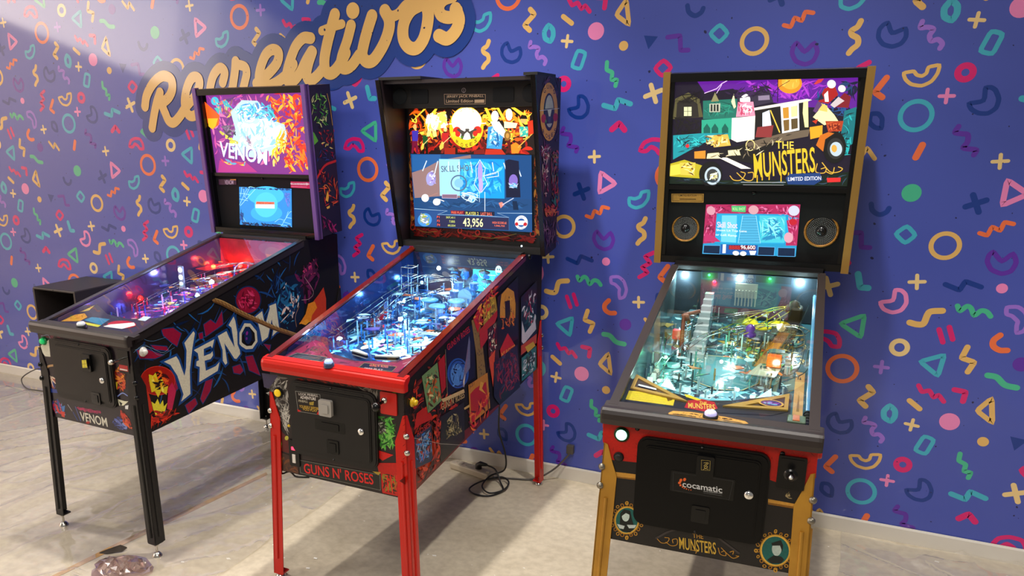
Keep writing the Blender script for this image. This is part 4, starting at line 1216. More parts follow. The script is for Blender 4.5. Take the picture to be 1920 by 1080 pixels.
def build_wall():
    p = Print(); x0, x1, zt = -6.4, 8.2, 3.2
    wall = p; base = hexc('4654AE')
    p.tri([(x0, 0), (x1, 0), (x1, zt), (x0, zt)], [(0, 1, 2, 3)], base)
    fr = lambda a, b, h: (a, -h, b)
    o = p.build('wall_back', WALLM, None, fr, 0); o['kind'] = 'structure'
    bk = MB(); bk.box(x0, x1, .002, .12, 0, zt); k = bk.build('wall_core', mat('plaster', 'c8c4bc', .9), o)
    q = Print(); CO = dict(y='E2B468', t='40ACC4', n='10368A', o='EC7042', p='5C2CA2', m='966CD0', r='D61C70', c='EACA8C', k='E884BC', g='44B68E')
    S_, A_, Z0 = 1.5301, .5056, 1.9825
    rows = range(-2, 3)
    for b in rows:
        for a in range(-6, 8):
            for col, kd, u, v, pts, wl in MOTIFS:
                cx = (a+u+b/2)*S_; cz = Z0-(b+v)*S_*A_
                if cx < x0+.08 or cx > x1-.08 or cz < .02 or cz > zt-.08: continue
                P = [Vector((cx+pts[i]/1000, cz+pts[i+1]/1000, 0)) for i in range(0, len(pts), 2)]; c = hexc(CO[col]); w = wl[0]/1000
                if kd == 'C':
                    # soften the corners the way the printed shapes are rounded
                    Q = []
                    n = len(P)
                    for i in range(n):
                        pa, pb, pc = P[i-1], P[i], P[(i+1) % n]; r = min(.012, .3*(pa-pb).length, .3*(pc-pb).length)
                        e1 = pb+(pa-pb).normalized()*r; e2 = pb+(pc-pb).normalized()*r
                        Q += [e1, (e1+e2)*.25+pb*.5, e2]
                    q.ribbon(Q, w, c, closed=True)
                elif kd == 'L':
                    Q = [P[0]]
                    for i in range(1, len(P)-1):
                        pa, pb, pc = P[i-1], P[i], P[i+1]; e1 = pb+(pa-pb).normalized()*.006; e2 = pb+(pc-pb).normalized()*.006; Q += [e1, (e1+e2)*.25+pb*.5, e2]
                    q.ribbon(Q+[P[-1]], w, c)
                elif kd == 'S': q.ribbon(smooth_path(P, it=5), w*1.1, c)
                elif kd == 'R':
                    r = wl[0]/1000; q.ribbon([(cx+r*cos(2*pi*t/32), cz+r*sin(2*pi*t/32)) for t in range(32)], wl[1]/1000, c, closed=True)
                elif kd == 'D': q.disc((cx, cz), w, c)
                elif kd == 'F': q.poly([(t.x, t.y) for t in P], c)
                elif kd in '+X':
                    r, ww, ang = wl[0]/1000, wl[1]/1000, radians(wl[2]+(45 if kd == 'X' else 0))
                    for t in (ang, ang+pi/2):
                        q.ribbon([(cx-r*cos(t), cz-r*sin(t)), (cx+r*cos(t), cz+r*sin(t))], ww, c); q.h += 2e-5
                    q.h -= 4e-5
    d = q.build('confetti_print', WALLM, o, fr, 3e-4, 'stuff')
    w = Print()
    for rnd, cc, ex in ((0, hexc('123888'), .052), (1, hexc('E2B468'), 0)):
        for wd, pts in WORD:
            P = smooth_path([Vector((pts[i]/1000, pts[i+1]/1000, 0)) for i in range(0, len(pts), 2)], it=5)
            ww = wd*.001195*1.02+2*ex
            for i in range(len(P)):
                w.disc(P[i], ww/2, cc, n=20); w.h += 3e-6
                if i < len(P)-1: w.ribbon([P[i], P[i+1]], ww, cc, round_caps=False); w.h += 3e-6
    w.build('recreativos_lettering', WALLM, o, fr, 5e-4)
    return o
build_wall()

def floor_material():
    m = bpy.data.materials.new('polished_concrete'); m.use_nodes = True; nt = m.node_tree; b = nt.nodes['Principled BSDF']; N = nt.nodes.new; Lk = nt.links.new
    tc = N('ShaderNodeTexCoord'); n = N('ShaderNodeTexNoise'); n.inputs['Scale'].default_value = 1.7; n.inputs['Detail'].default_value = 9; n.inputs['Roughness'].default_value = .62; Lk(tc.outputs['Object'], n.inputs['Vector'])
    r = N('ShaderNodeValToRGB'); e = r.color_ramp.elements; e[0].position = .32; e[0].color = hexc('b2a58e'); e[1].position = .68; e[1].color = hexc('d2c6b0'); Lk(n.outputs['Fac'], r.inputs[0])
    n2 = N('ShaderNodeTexNoise'); n2.inputs['Scale'].default_value = 30; n2.inputs['Detail'].default_value = 8; Lk(tc.outputs['Object'], n2.inputs['Vector'])
    r2 = N('ShaderNodeValToRGB'); r2.color_ramp.elements[0].position = .35; r2.color_ramp.elements[0].color = (.84, .83, .82, 1); r2.color_ramp.elements[1].position = .62; Lk(n2.outputs['Fac'], r2.inputs[0])
    v = N('ShaderNodeTexVoronoi'); v.inputs['Scale'].default_value = 9; Lk(tc.outputs['Object'], v.inputs['Vector']); lt = N('ShaderNodeMath'); lt.operation = 'LESS_THAN'; lt.inputs[1].default_value = .035; Lk(v.outputs['Distance'], lt.inputs[0])
    mx = N('ShaderNodeMixRGB'); mx.blend_type = 'MULTIPLY'; mx.inputs[0].default_value = 1; Lk(r.outputs[0], mx.inputs[1]); Lk(r2.outputs[0], mx.inputs[2])
    m2 = N('ShaderNodeMixRGB'); m2.inputs[2].default_value = hexc('e8e4dc'); Lk(lt.outputs[0], m2.inputs[0]); Lk(mx.outputs[0], m2.inputs[1])
    Lk(m2.outputs[0], b.inputs['Base Color']); b.inputs['Roughness'].default_value = .42
    bp = N('ShaderNodeBump'); bp.inputs['Strength'].default_value = .08; bp.inputs['Distance'].default_value = .002; Lk(n2.outputs['Fac'], bp.inputs['Height']); Lk(bp.outputs[0], b.inputs['Normal'])
    return m
sw_ = MB(); sw_.box(-6.6, -6.4, -12, .1, 0, 3.8); tag(sw_.build('haze_reflector_wall', mat('reflector_wall_paint', 'd8ccc0', .8)), kind='structure')  # unseen wall added so the glossy back wall mirrors a warm haze
fl = MB(); fl.box(-6.4, 8.2, -12, .12, -.1, 0); tag(fl.build('floor', floor_material()), kind='structure')
bb = MB(); bb.prism([(-.004, 0), (-.013, 0), (-.013, .062), (-.009, .0694), (-.004, .0694)], 'x', -6.4, 8.2)
WHITE = mat('white_lacquer', 'd6d0c6', .22, coat=.6)
tag(bb.build('baseboard_back', WHITE), kind='structure')

from mathutils import noise as NZ
FILM = glass_mat('plastic_film', 'fbfaf8', .09, 1.6, .02, .14)
CALM = [(1.80, -1.46), (2.44, -1.47), (1.84, -.05), (2.46, -.08), (2.36, -1.60), (2.21, -1.53), (1.5, -.08)]
def film(name, x0, x1, y0, y1, ang, label, seed, nx=150, ny=150, clip=None):
    v = []; f = []; ca, sa = cos(ang), sin(ang); idx = {}
    for j in range(ny+1):
        for i in range(nx+1):
            x = x0+(x1-x0)*i/nx; y = y0+(y1-y0)*j/ny
            ex = .05*NZ.noise(Vector((x*2, y*2, seed))); u = (x*ca+y*sa)+ex; w = -x*sa+y*ca
            h = .5+.5*NZ.noise(Vector((u*1.1, w*9, seed))); r = 1-abs(NZ.noise(Vector((u*1.6, w*5.5+.5*NZ.noise(Vector((u*2, w*2, 3))), seed+4))))*2.2
            z = .003+.004*h+.020*max(0, r)**7+.0025*NZ.noise(Vector((x*22, y*22, seed)))+.002
            k = min(1, min(math.hypot(x-a, y-b) for a, b in CALM)/.16)**2
            if y > -.24 and x < .6: k = 0
            if math.hypot(x-2.36, y+1.60) < .17: k = 0
            z = .0013+(z-.0013)*k
            v.append((x+.03*NZ.noise(Vector((y*3, seed, 0))), y+.03*NZ.noise(Vector((x*3, 0, seed))), max(.0012, z)))
    for j in range(ny):
        for i in range(nx):
            a = j*(nx+1)+i; f.append((a, a+1, a+nx+2, a+nx+1))
    me = bpy.data.meshes.new(name); me.from_pydata(v, [], f); me.polygons.foreach_set('use_smooth', [True]*len(f)); me.materials.append(FILM)
    o = bpy.data.objects.new(name, me); COL.objects.link(o); tag(o, label, 'plastic sheet'); return o
film('plastic_sheet', -2.2, 2.75, -2.9, -.03, radians(72), 'clear crumpled plastic sheet spread on the concrete under the black-legged machine', 1.0, 220, 190)
film('plastic_sheet', 4.95, 7.2, -1.7, -.03, radians(-35), 'clear crumpled plastic sheet lying by the skirting beyond the gold-legged machine', 7.0, 130, 110)
tp = ART['F'][0][3]; tpts = [(tp[i]/1000, tp[i+1]/1000) for i in range(0, len(tp), 2)]
t_ = MB(); t_.prism([(2.14, -1.80), (2.165, -1.80), (2.205, -1.45), (2.30, -.62), (2.275, -.60), (2.17, -1.43)], 'z', .0005, .0022)
tag(t_.build('masking_tape', mat('tape', 'b98c56', .7, noise=.6, nscale=25)), 'strip of tan masking tape stuck along the floor under the sheet', 'tape')

# ------------------------------------------------------------------ shared materials
PRINT = mat('cabinet_print', rough=.35, attr=True, coat=.2, noise=.3, nscale=160, spec=.3)
BLACK = mat('black_powder_coat', '171515', .42, noise=.25, nscale=300, spec=.35)
BLACKG = mat('black_gloss', '09090a', .25, coat=.15, spec=.3)
CHAR = mat('charcoal_vinyl', '2a2424', .38)
BLKP = mat('black_plastic', '0b0b0c', .5)
STEEL = mat('steel', 'c8c4bc', .25, 1.0)
CHROME = mat('chrome', 'e8e8e8', .12, 1.0)
WOOD = mat('black_painted_wood', '100d0e', .5, spec=.3)
GLOW = mat('lit_print', rough=.5, attr=True, es=1.5)
GLOWB = mat('bright_lit_print', rough=.5, attr=True, es=1.5)
SCREEN = mat('screen_print', rough=.3, attr=True, es=1.3)
GLASS = glass_mat('playfield_glass', 'f6faf8', .01, 1.0, 0.0)
CLEAR = glass_mat('clear_plastic', 'd8eef4', .06, 1.4, .06)
WIRE = mat('ramp_wire', 'b8c0c0', .2, 1.0)

def leg_part(root, sx, yc, front, ztop, m, boltm, label=None, lab=None, hw=.2765, splay=.03, zb=.06):
    """angle-iron leg wrapped round one cabinet corner: flanges across the front and along the side"""
    sy = -1 if front else 1
    def corner(z):
        t = max(0, (ztop-z)/ztop); return sx*(hw+.004+splay*t), yc+sy*(.004+.012*t)
    mb = MB(); wf, ws, th = .046, .052, .004
    def flange(dirx, diry, w):
        outline = [(0, ztop), (0, zb), (w, zb), (w, ztop-.10), (w*.62, ztop-.055), (w*.25, ztop-.004)]
        vs = []
        for off in (0, th):
            for a, z in outline:
                cx, cy = corner(z)
                if dirx: vs.append((cx-sx*a, cy-sy*off*-1*-1 if False else cy-sy*off, z))
                else: vs.append((cx-sx*off, cy-sy*a, z))
        n = len(outline); mb.add(vs, [tuple(range(n)), tuple(reversed(range(n, 2*n)))]+[(i, (i+1) % n, n+(i+1) % n, n+i) for i in range(n)])
    flange(1, 0, wf); flange(0, 1, ws)
    # pressed stiffening rib down each flange
    for t0, t1 in ((ztop-.17, .09),):
        a = [corner(z) for z in (t0, t1)]
        mb.tube([(a[0][0]-sx*.021, a[0][1]+sy*.0005, t0), (a[1][0]-sx*.021, a[1][1]+sy*.0005, t1)], .0055, 8)
        mb.tube([(a[0][0]+sx*.0005, a[0][1]-sy*.026, t0), (a[1][0]+sx*.0005, a[1][1]-sy*.026, t1)], .0055, 8)
    # base plate
    bx, by = corner(zb); mb.box(min(bx, bx-sx*.042), max(bx, bx-sx*.042), min(by, by-sy*.042), max(by, by-sy*.042), zb-.002, zb+.004)
    leg = mb.build('leg', m, root)
    if lab: leg['label'] = lab
    b = MB()
    for k, z in enumerate((ztop-.075, ztop-.135)):
        cx, cy = corner(z); d = Vector((sx, sy, 0)).normalized(); c = Vector((cx-sx*.006, cy-sy*.006, z))
        bb_ = MB(); bb_.lathe([(.0105, 0), (.0105, .004), (.009, .010), (.005, .0125), (0, .013)], c+d*.004, d, 10); bb_.build('bolt', boltm, leg)
    bx, by = corner(.03); bx -= sx*.018; by -= sy*.018
    ft = MB(); ft.tube([(bx, by, .008), (bx, by, zb+.015)], .005, 8); ft.lathe([(.002, .02), (.012, .016), (.020, .006), (.021, .0), ], (bx, by, .0), (0, 0, 1), 16); ft.lathe([(.011, 0), (.011, .008)], (bx, by, max(.012, zb-.012)), (0, 0, 1), 6)
    ft.build('levelling_foot', STEEL, leg)
    return leg

def bulb(parent, x, y, z, r, col, es, name='bulb', power=0, lr=.012):
    m = mat('glow_'+col+'_'+str(es), col, .4, emit=col, es=es)
    b = MB(); b.lathe([(0.0, -r), (r*.7, -r*.7), (r, 0), (r*.7, r*.7), (0, r)], (x, y, z), (0, 0, 1), 10); o = b.build(name, m, parent)
    if power:
        l = bpy.data.lights.new('lamp_light', 'POINT'); l.energy = power; l.color = hexc(col)[:3]; l.shadow_soft_size = lr
        q = bpy.data.objects.new('lamp_light', l); COL.objects.link(q); q.parent = o; q.location = (x, y, z-.012 if z > 1.1 else z+.012)
    return o

def wire_ramp(pf, pts, m=None, r=.0018, gap=.014, name='wire_ramp'):
    P = smooth_path([Vector(p) for p in pts], it=7); mb = MB()
    A = []; B = []
    for i, p in enumerate(P):
        d = (P[min(i+1, len(P)-1)]-P[max(i-1, 0)]); d.z = 0; d.normalize(); n = Vector((-d.y, d.x, 0)); A.append(p+n*gap); B.append(p-n*gap)
    mb.tube(A, r, 5); mb.tube(B, r, 5)
    for i in range(2, len(P)-1, 5):
        mb.tube([A[i], P[i]-Vector((0, 0, .013)), B[i]], r*.9, 5)
        if i % 10 == 2: mb.tube([P[i]-Vector((0, 0, .013)), Vector((P[i].x, P[i].y, pfz(P[i].y)))], r, 5)
    return mb.build(name, m or WIRE, pf)
def pfz(y): return .845+.145*(y-.1)

def flipper(pf, x, y, ang, m, rub):
    b = MB(); L = .072; z = pfz(y)+.006; pts = []
    for k in range(9): a = ang+pi/2+pi*k/8; pts.append((x+.012*cos(a), y+.012*sin(a)))
    for k in range(7): a = ang-pi/2+pi*k/6; pts.append((x+L*cos(ang)+.006*cos(a), y+L*sin(ang)+.006*sin(a)))
    b.prism(pts, 'z', z, z+.018); o = b.build('flipper', m, pf)
    r = MB(); r.prism([((p[0]-x-L*.4*cos(ang))*1.08+x+L*.4*cos(ang), (p[1]-y-L*.4*sin(ang))*1.08+y+L*.4*sin(ang)) for p in pts], 'z', z+.004, z+.013); r.build('flipper_rubber', rub, pf); return o

def plastic(pf, pts, h, m, name='plastic_cover', th=.003):
    yc = sum(p[1] for p in pts)/len(pts); z = pfz(yc)+h; b = MB(); b.prism(pts, 'z', z, z+th); o = b.build(name, m, pf); return o
def bumper(pf, x, y, capm, skm, bulbcol=None):
    z = pfz(y); b = MB(); b.lathe([(.036, 0), (.034, .006), (.024, .012), (.024, .035)], (x, y, z), (0, 0, 1), 20); o = b.build('pop_bumper', skm, pf)
    c = MB(); c.lathe([(.026, .036), (.037, .040), (.038, .045), (.030, .050), (.0, .052)], (x, y, z), (0, 0, 1), 22); c.build('bumper_cap', capm, pf)
def standup(pf, x, y, m, w=.018, rot=0):
    z = pfz(y); b = MB(); b.box(x-w/2, x+w/2, y-.003, y+.003, z+.004, z+.030); b.tube([(x, y+.004, z-.002), (x, y+.004, z+.022)], .002, 5); b.build('target', m, pf)
def posts(pf, seed, n, cols, hw=.25):
    rnd = random.Random(seed); mb = MB(); ms = [mat('post_'+c, c, .25, coat=.3) for c in cols]
    for k in range(n):
        x = rnd.uniform(-hw, hw*.8); y = rnd.uniform(.30, 1.06); z = pfz(y); mb.cur = rnd.randrange(len(ms)); hh = rnd.choice((.022, .028, .04, .055))
        mb.lathe([(.0036, 0), (.0026, hh*.3), (.004, hh*.6), (.0026, hh), (.0042, hh+.003), (0, hh+.004)], (x, y, z), (0, 0, 1), 7)
    o = mb.build('rubber_posts', ms, pf); o['kind'] = 'stuff'; return o
def rails_clutter(pf, seed, n, cols, hw=.25):
    """small moulded brackets, lane guides and lettered plastics between the ramps"""
    rnd = random.Random(seed); ms = [mat('moulding_'+c, c, .3, coat=.3) for c in cols]
    for k in range(n):
        x = rnd.uniform(-hw, hw*.75); y = rnd.uniform(.38, 1.05); a = rnd.uniform(0, pi); s = rnd.uniform(.014, .04); q = []
        for j in range(rnd.choice((3, 4, 5, 6))):
            t = a+2*pi*j/5.2; rr = s*rnd.uniform(.5, 1.2); q.append((x+rr*cos(t), y+rr*sin(t)))
        if len(q) < 3: continue
        m = ms[rnd.randrange(len(ms))]
        o = plastic(pf, q, rnd.choice((.02, .028, .045, .06)), m, 'plastic_cover', .0025)
    for k in range(n//2):
        x = rnd.uniform(-hw, hw*.7); y = rnd.uniform(.4, 1.0); z = pfz(y); L = rnd.uniform(.04, .10); t = rnd.uniform(.9, 2.2)
        b = MB(); b.tube([(x, y, z), (x, y, z+.02), (x+L*cos(t), y+L*sin(t), z+.02+.145*L*sin(t)), (x+L*cos(t), y+L*sin(t), z+.145*L*sin(t))], .0016, 5); b.build('wire_lane_guide', WIRE, pf)

def coin_door(root, x0, x1, z0, z1, m, slots, lockpos, yb=0.0, r=.03):
    b = MB(); b.prism(rrect(x0, x1, z0, z1, r), 'y', yb-.012, yb+.003); b.prism(rrect(x0+.006, x1-.006, z0+.006, z1-.006, r*.85), 'y', yb-.015, yb-.011)
    fr = b.build('coin_door', m, root)
    d = MB(); d.prism(rrect(x0+.022, x1-.022, z0+.022, z1-.022, r*.5), 'y', yb-.0185, yb-.014); d.prism(rrect(x0+.027, x1-.027, z0+.027, z1-.027, r*.4), 'y', yb-.0205, yb-.018); d.build('door_leaf', m, fr)
    for (sx, sz, w, h, dd) in slots:
        s = MB(); s.prism(rrect(sx-w/2, sx+w/2, sz-h/2, sz+h/2, .004, 2), 'y', yb-.020-dd, yb-.019); 
        s.prism(rrect(sx-w*.3, sx+w*.3, sz-h*.34, sz+h*.3, .003, 2), 'y', yb-.0225-dd, yb-.020-dd); s.build('coin_slot', BLACKG, fr)
    lx, lz = lockpos; k = MB(); k.lathe([(.013, 0), (.013, .004), (.010, .008), (.0, .0085)], (lx, yb-.019, lz), (0, -1, 0), 16); k.box(lx-.0015, lx+.0015, yb-.0285, yb-.026, lz-.005, lz+.005); k.build('lock', CHROME, fr)
    hx = MB(); hx.box(x0+.05, x1-.05, yb-.0165, yb-.014, z1-.017, z1-.012); hx.build('hinge', m, fr)
    for px, pz in ((x0+(x1-x0)*.5, z1-.008), (x0+(x1-x0)*.5, z0+.008)):
        s = MB(); s.lathe([(.005, 0), (.004, .003), (0, .004)], (px, yb-.014, pz), (0, -1, 0), 8); s.build('screw', BLACKG, fr)
    return fr

def button(root, name, c, axis, r, rim, cap, rimm, capm, h=.012):
    b = MB(); b.lathe([(rim, 0), (rim, .004), (r, .006), (r, .007)], c, axis, 20); o = b.build(name, rimm, root)
    k = MB(); k.lathe([(r*.88, .004), (r*.88, h), (r*.7, h+.003), (0, h+.003)], c, axis, 20); k.build('button_cap', capm, o); return o

def machine(kind, name, label, group, X, Y, rot, P):
    R0 = bpy.data.objects.new(name, None); COL.objects.link(R0); R0.location = (X, Y, 0); R0.rotation_euler = (0, 0, rot)
    tag(R0, label, 'pinball machine', group)
    hw, zb, zbr, L, r0, rs = P['hw'], P['zb'], P['zbr'], P['L'], P['r0'], P['rs']; zl = P['zl']
    rz = lambda y: r0+rs*y
    # cabinet: two side boards, front, back, bottom
    by = P['by']; c = MB()
    side = [(0, zb), (L, zbr), (L, rz(by)), (by, rz(by)), (.02, rz(.02)-.002), (0, zl)]
    for s in (-1, 1): c.prism(side, 'x', s*hw, s*(hw-.018))
    c.prism([(-hw+.001, zb), (hw-.001, zb), (hw-.001, zl), (-hw+.001, zl)], 'y', 0.0, .018); c.prism([(-hw+.001, zbr), (hw-.001, zbr), (hw-.001, rz(by)), (-hw+.001, rz(by))], 'y', L-.018, L-.001)
    b0, b1 = zb+.012, zbr+.012
    c.add([(-hw+.01, .01, b0), (hw-.01, .01, b0), (hw-.01, L-.01, b1), (-hw+.01, L-.01, b1), (-hw+.01, .01, b0+.012), (hw-.01, .01, b0+.012), (hw-.01, L-.01, b1+.012), (-hw+.01, L-.01, b1+.012)], [(0, 1, 2, 3), (4, 5, 6, 7), (0, 1, 5, 4), (2, 3, 7, 6), (1, 2, 6, 5), (0, 3, 7, 4)])
    # neck deck behind the glass
    yd = P['ydeck']; c.box(-hw+.018, hw-.018, yd, L-.018, rz(by)-.03, rz(by)-.006)
    cab = c.build('cabinet', P['cabm'], R0)
    # lockdown bar
    lw = P['lw']; br = P['br']; lb = MB(); prof = [(-.026, zl-.012), (-.030, zl+.004), (-.030, zl+.020), (-.026, zl+.030), (-.018, zl+.0355), (br-.03, rz(br-.03)+.004), (br, rz(br)+.003), (br, rz(br)-.012), (-.004, zl+.012), (-.004, zl-.012)]
    N_ = 5; xs = [-lw, -lw+.004, -lw+.012, lw-.012, lw-.004, lw]; ins = [.010, .003, 0, 0, .003, .010]; vs = []
    cy, cz = .02, zl+.012
    for x, i in zip(xs, ins):
        for (y, z) in prof: vs.append((x, y+(cy-y)*i*6, z+(cz-z)*i*6))
    n = len(prof); fs = [(i*n+k, i*n+(k+1) % n, (i+1)*n+(k+1) % n, (i+1)*n+k) for i in range(5) for k in range(n)]
    tri = tessellate_polygon([[Vector((p[0], p[1], 0)) for p in prof]]); fs += [tuple(t) for t in tri]+[tuple(5*n+i for i in t) for t in tri]
    lb.add(vs, fs, False); bar = lb.build('lockdown_bar', P['trim'], R0)
    # side rails
    for s in (-1, 1):
        g = MB(); x0, x1 = s*(hw+.003), s*(hw-.024); ya, yb_ = br-.02, yd
        for (xa, xb, d0, d1) in ((x0, x1, -.004, .004), (x0, x0-s*.003, -P['railh'], .003)):
            vs = [(x, y, rz(y)+d) for x in (xa, xb) for y in (ya, yb_) for d in (d0, d1)]
            g.add(vs, [(0, 1, 3, 2), (4, 6, 7, 5), (0, 4, 5, 1), (2, 3, 7, 6), (0, 2, 6, 4), (1, 5, 7, 3)])
        g.build('side_rail', P['railm'], R0)
    # glass
    gl = MB(); gx = hw-.022; vs = [(x, y, rz(y)-.004+d) for x in (-gx, gx) for y in (br, yd) for d in (0, .004)]
    gl.add([(-gx, br, rz(br)-.002), (gx, br, rz(br)-.002), (gx, yd, rz(yd)-.002), (-gx, yd, rz(yd)-.002)], [(0, 1, 2, 3)]); gl.build('glass_panel', GLASS, R0)
    rb = MB(); rb.add([(x, y, z) for x in (-hw+.018, hw-.018) for (y, z) in ((yd-.012, rz(yd)-.012), (yd-.012, rz(yd)+.004), (yd+.01, rz(yd)+.004), (yd+.01, rz(yd)-.012))], [(0, 1, 2, 3), (4, 5, 6, 7), (0, 4, 5, 1), (1, 5, 6, 2), (2, 6, 7, 3), (0, 4, 7, 3)]); rb.build('glass_channel', BLKP, R0)
    # legs
    for s in (-1, 1):
        leg_part(R0, s, 0, True, P['legtop'], P['legm'], P['boltm'], hw=hw, lab=P.get('leglab'), zb=P['legz'])
        leg_part(R0, s, L, False, P['legtop']+.06, P['legm'], P['boltm'], hw=hw, lab=P.get('leglab'), zb=P['legz'])
    # playfield board with apron
    p = MB(); ix = hw-.019; p.add([(x, y, pfz(y)+d) for x in (-ix, ix) for y in (.03, yd-.005) for d in (-.012, 0)], [(0, 1, 3, 2), (4, 6, 7, 5), (0, 4, 5, 1), (2, 3, 7, 6), (0, 2, 6, 4), (1, 5, 7, 3)])
    pf = p.build('playfield', P['pfm'], R0)
    bw = MB(); bw.box(-ix, ix, yd-.02, yd-.006, pfz(yd), rz(yd)-.016); bw.build('back_panel', P['backm'], pf)
    for s in (-1, 1):
        q = MB(); q.prism([(.04, pfz(.04)), (yd-.02, pfz(yd)), (yd-.02, rz(yd)-.014), (.09, rz(.09)-.010)], 'x', s*ix, s*(ix-.002)); q.build('inner_side_art', P['blade'], pf)
    return R0, cab, bar, pf, rz

sideframe = lambda xs: (lambda a, b, h: (xs+h, a, b))
frontframe = lambda y: (lambda a, b, h: (a, y-h, b))
def leanframe(y0, z0, y1, z1):
    d = Vector((0, y1-y0, z1-z0)).normalized(); n = Vector((0, -d.z, d.y))
    return lambda a, b, h: (a, y0+(y1-y0)*(b-z0)/(z1-z0)+n.y*h, b+n.z*h)
def pfframe(o=0): return lambda a, b, h: (a, b, pfz(b)+h+o)
def apframe(z0): return lambda a, b, h: (a, b, z0+.2*(b-.1)+h)

def pf_print(pf, seed, sets, m=None):
    pr = Print(); items = []
    for i, (cols, n, w, ln, poly) in enumerate(sets): items.append(['X', cols, [n, seed+i, w, ln], poly])
    pr.run(items); pr.build('playfield_print', m or mat('playfield_print', rough=.25, attr=True, coat=.6), pf, pfframe(.0004))
    return pr

def apron(pf, key, outline, m, zl, hw):
    b = MB(); vs = []
    n = len(outline)
    for d in (-.004, 0):
        for x, y in outline: vs.append((x, y, zl+.2*(y-.1)-.0008+d))
    tri = tessellate_polygon([[Vector((x, y, 0)) for x, y in outline]])
    b.add(vs, [tuple(t) for t in tri]+[tuple(n+i for i in t) for t in tri]+[(i, (i+1) % n, n+(i+1) % n, n+i) for i in range(n)])
    a = b.build('apron', m, pf)
    # skirt down to the board
    s = MB()
    for i in range(n-1):
        (xa, ya), (xb, yb) = outline[i], outline[i+1]
        if ya < .06 and yb < .06: continue
        s.add([(xa, ya, zl+.2*(ya-.1)-.003), (xb, yb, zl+.2*(yb-.1)-.003), (xb, yb, pfz(yb)), (xa, ya, pfz(ya))], [(0, 1, 2, 3)])
    s.build('apron_skirt', m, pf)
    return a

def stern_backbox(R0, P, trimm, key, rec, glowm, trimw=.007):
    """wooden head leaning a little forward, recessed lit glass over a speaker panel with a screen"""
    bw, y0, z0, z1, ln = .347, 1.1323, 1.1889, 1.9003, .055; yt = y0-ln; dep = .20
    f = leanframe(y0, z0, yt, z1); F = lambda a, b, d: f(a, b, -d)   # d: depth behind the front plane
    def slab(mb, x0, x1, za, zb_, d0, d1):
        vs = [F(x, z, d) for x in (x0, x1) for z in (za, zb_) for d in (d0, d1)]
        mb.add(vs, [(0, 1, 3, 2), (4, 6, 7, 5), (0, 4, 5, 1), (2, 3, 7, 6), (0, 2, 6, 4), (1, 5, 7, 3)])
    h = MB(); 
    for s in (-1, 1): slab(h, s*bw, s*(bw-.018), z0, z1, 0.001, dep)
    slab(h, -bw+.018, bw-.018, z1-.018, z1, .001, dep); slab(h, -bw+.018, bw-.018, z0, z0+.016, .001, dep); slab(h, -bw+.018, bw-.018, z0, z1, dep-.012, dep)
    box = h.build('backbox', P['boxm'], R0)
    for s in (-1, 1):
        t = MB(); slab(t, s*(bw+trimw), s*(bw-.018 if trimw < .01 else bw-.012), z0-.008, z1+.006, -.008, .02); slab(t, s*(bw+trimw), s*(bw+.0005), z0-.008, z1+.006, .0, .028); t.build('edge_trim', trimm, box)
    zs = 1.487
    fr = MB()
    for s in (-1, 1): slab(fr, s*(bw-.018), s*(bw-.033), z0+.014, z1-.018, .006 if rec < .03 else .012, rec+.006)
    slab(fr, -bw+.018, bw-.018, z1-.030, z1-.0, -.003, rec+.006); slab(fr, -bw+.018, bw-.018, zs-.014, zs+.002, rec-.012, rec+.006); slab(fr, -bw+.018, bw-.018, z0-.004, z0+.022, -.002, rec+.006)
    fr.build('glass_frame', BLACKG, box)
    gp = MB(); slab(gp, -bw+.03, bw-.03, zs, z1-.026, rec+.003, rec+.008); tl = gp.build('translite', BLKP, box)
    pn = MB(); slab(pn, -bw+.03, bw-.03, z0+.02, zs-.012, rec+.003, rec+.012); panel = pn.build('speaker_panel', mat('panel_cloth', '0c0b0c', .7, noise=.4, nscale=500, spec=.2), box)
    lk = MB(); lk.lathe([(.008, 0), (.008, .004), (0, .005)], F(0, zs-.022, rec+.003), (0, -1, 0), 12); lk.build('lock', BLACKG, panel)
    nk = MB(); nk.box(-.27, .27, 1.125, 1.36, 1.16, 1.1935); nk.build('neck', WOOD, R0)
    return box, tl, panel, F

def speaker(panel, F, x, z, r, rec, rimm):
    c = Vector(F(x, z, rec+.002)); ax = (0, -1, .07)
    b = MB(); b.lathe([(r, 0), (r, .004), (r*.93, .006), (r*.86, .003), (r*.86, 0)], c, ax, 36)
    sp = b.build('speaker', rimm, panel)
    # pierced grille: rings of small bosses, joined because each hole is under two pixels
    g = MB(); g.lathe([(r*.86, 0), (r*.5, .0015), (0, .002)], c, ax, 30); g.cur = 1
    for ring in range(4, 9):
        rr = r*.1*ring; k = int(rr/(r*.1)*6.3)
        for j in range(k):
            a = 2*pi*(j+.5*(ring % 2))/k; g.lathe([(r*.036, .0), (r*.03, .0015), (0, .0022)], c+Vector((rr*cos(a), -.0025, rr*sin(a))), ax, 6, False)
    q = g.build('speaker_grille', [BLKP, mat('grille_metal', '6a6a68', .4, .6)], sp); q['kind'] = 'stuff'
    d = MB(); d.lathe([(r*.3, .001), (r*.26, .006), (r*.1, .010), (0, .011)], c, ax, 20); d.build('speaker_cone', BLACKG, sp)
    return sp

def prints(key, name, m, parent, frame, base=.0006):
    return Print().run(ART[key]).build(name, m, parent, frame, base)
def part_of(key, cond):
    return [it for it in ART[key] if cond(it)]

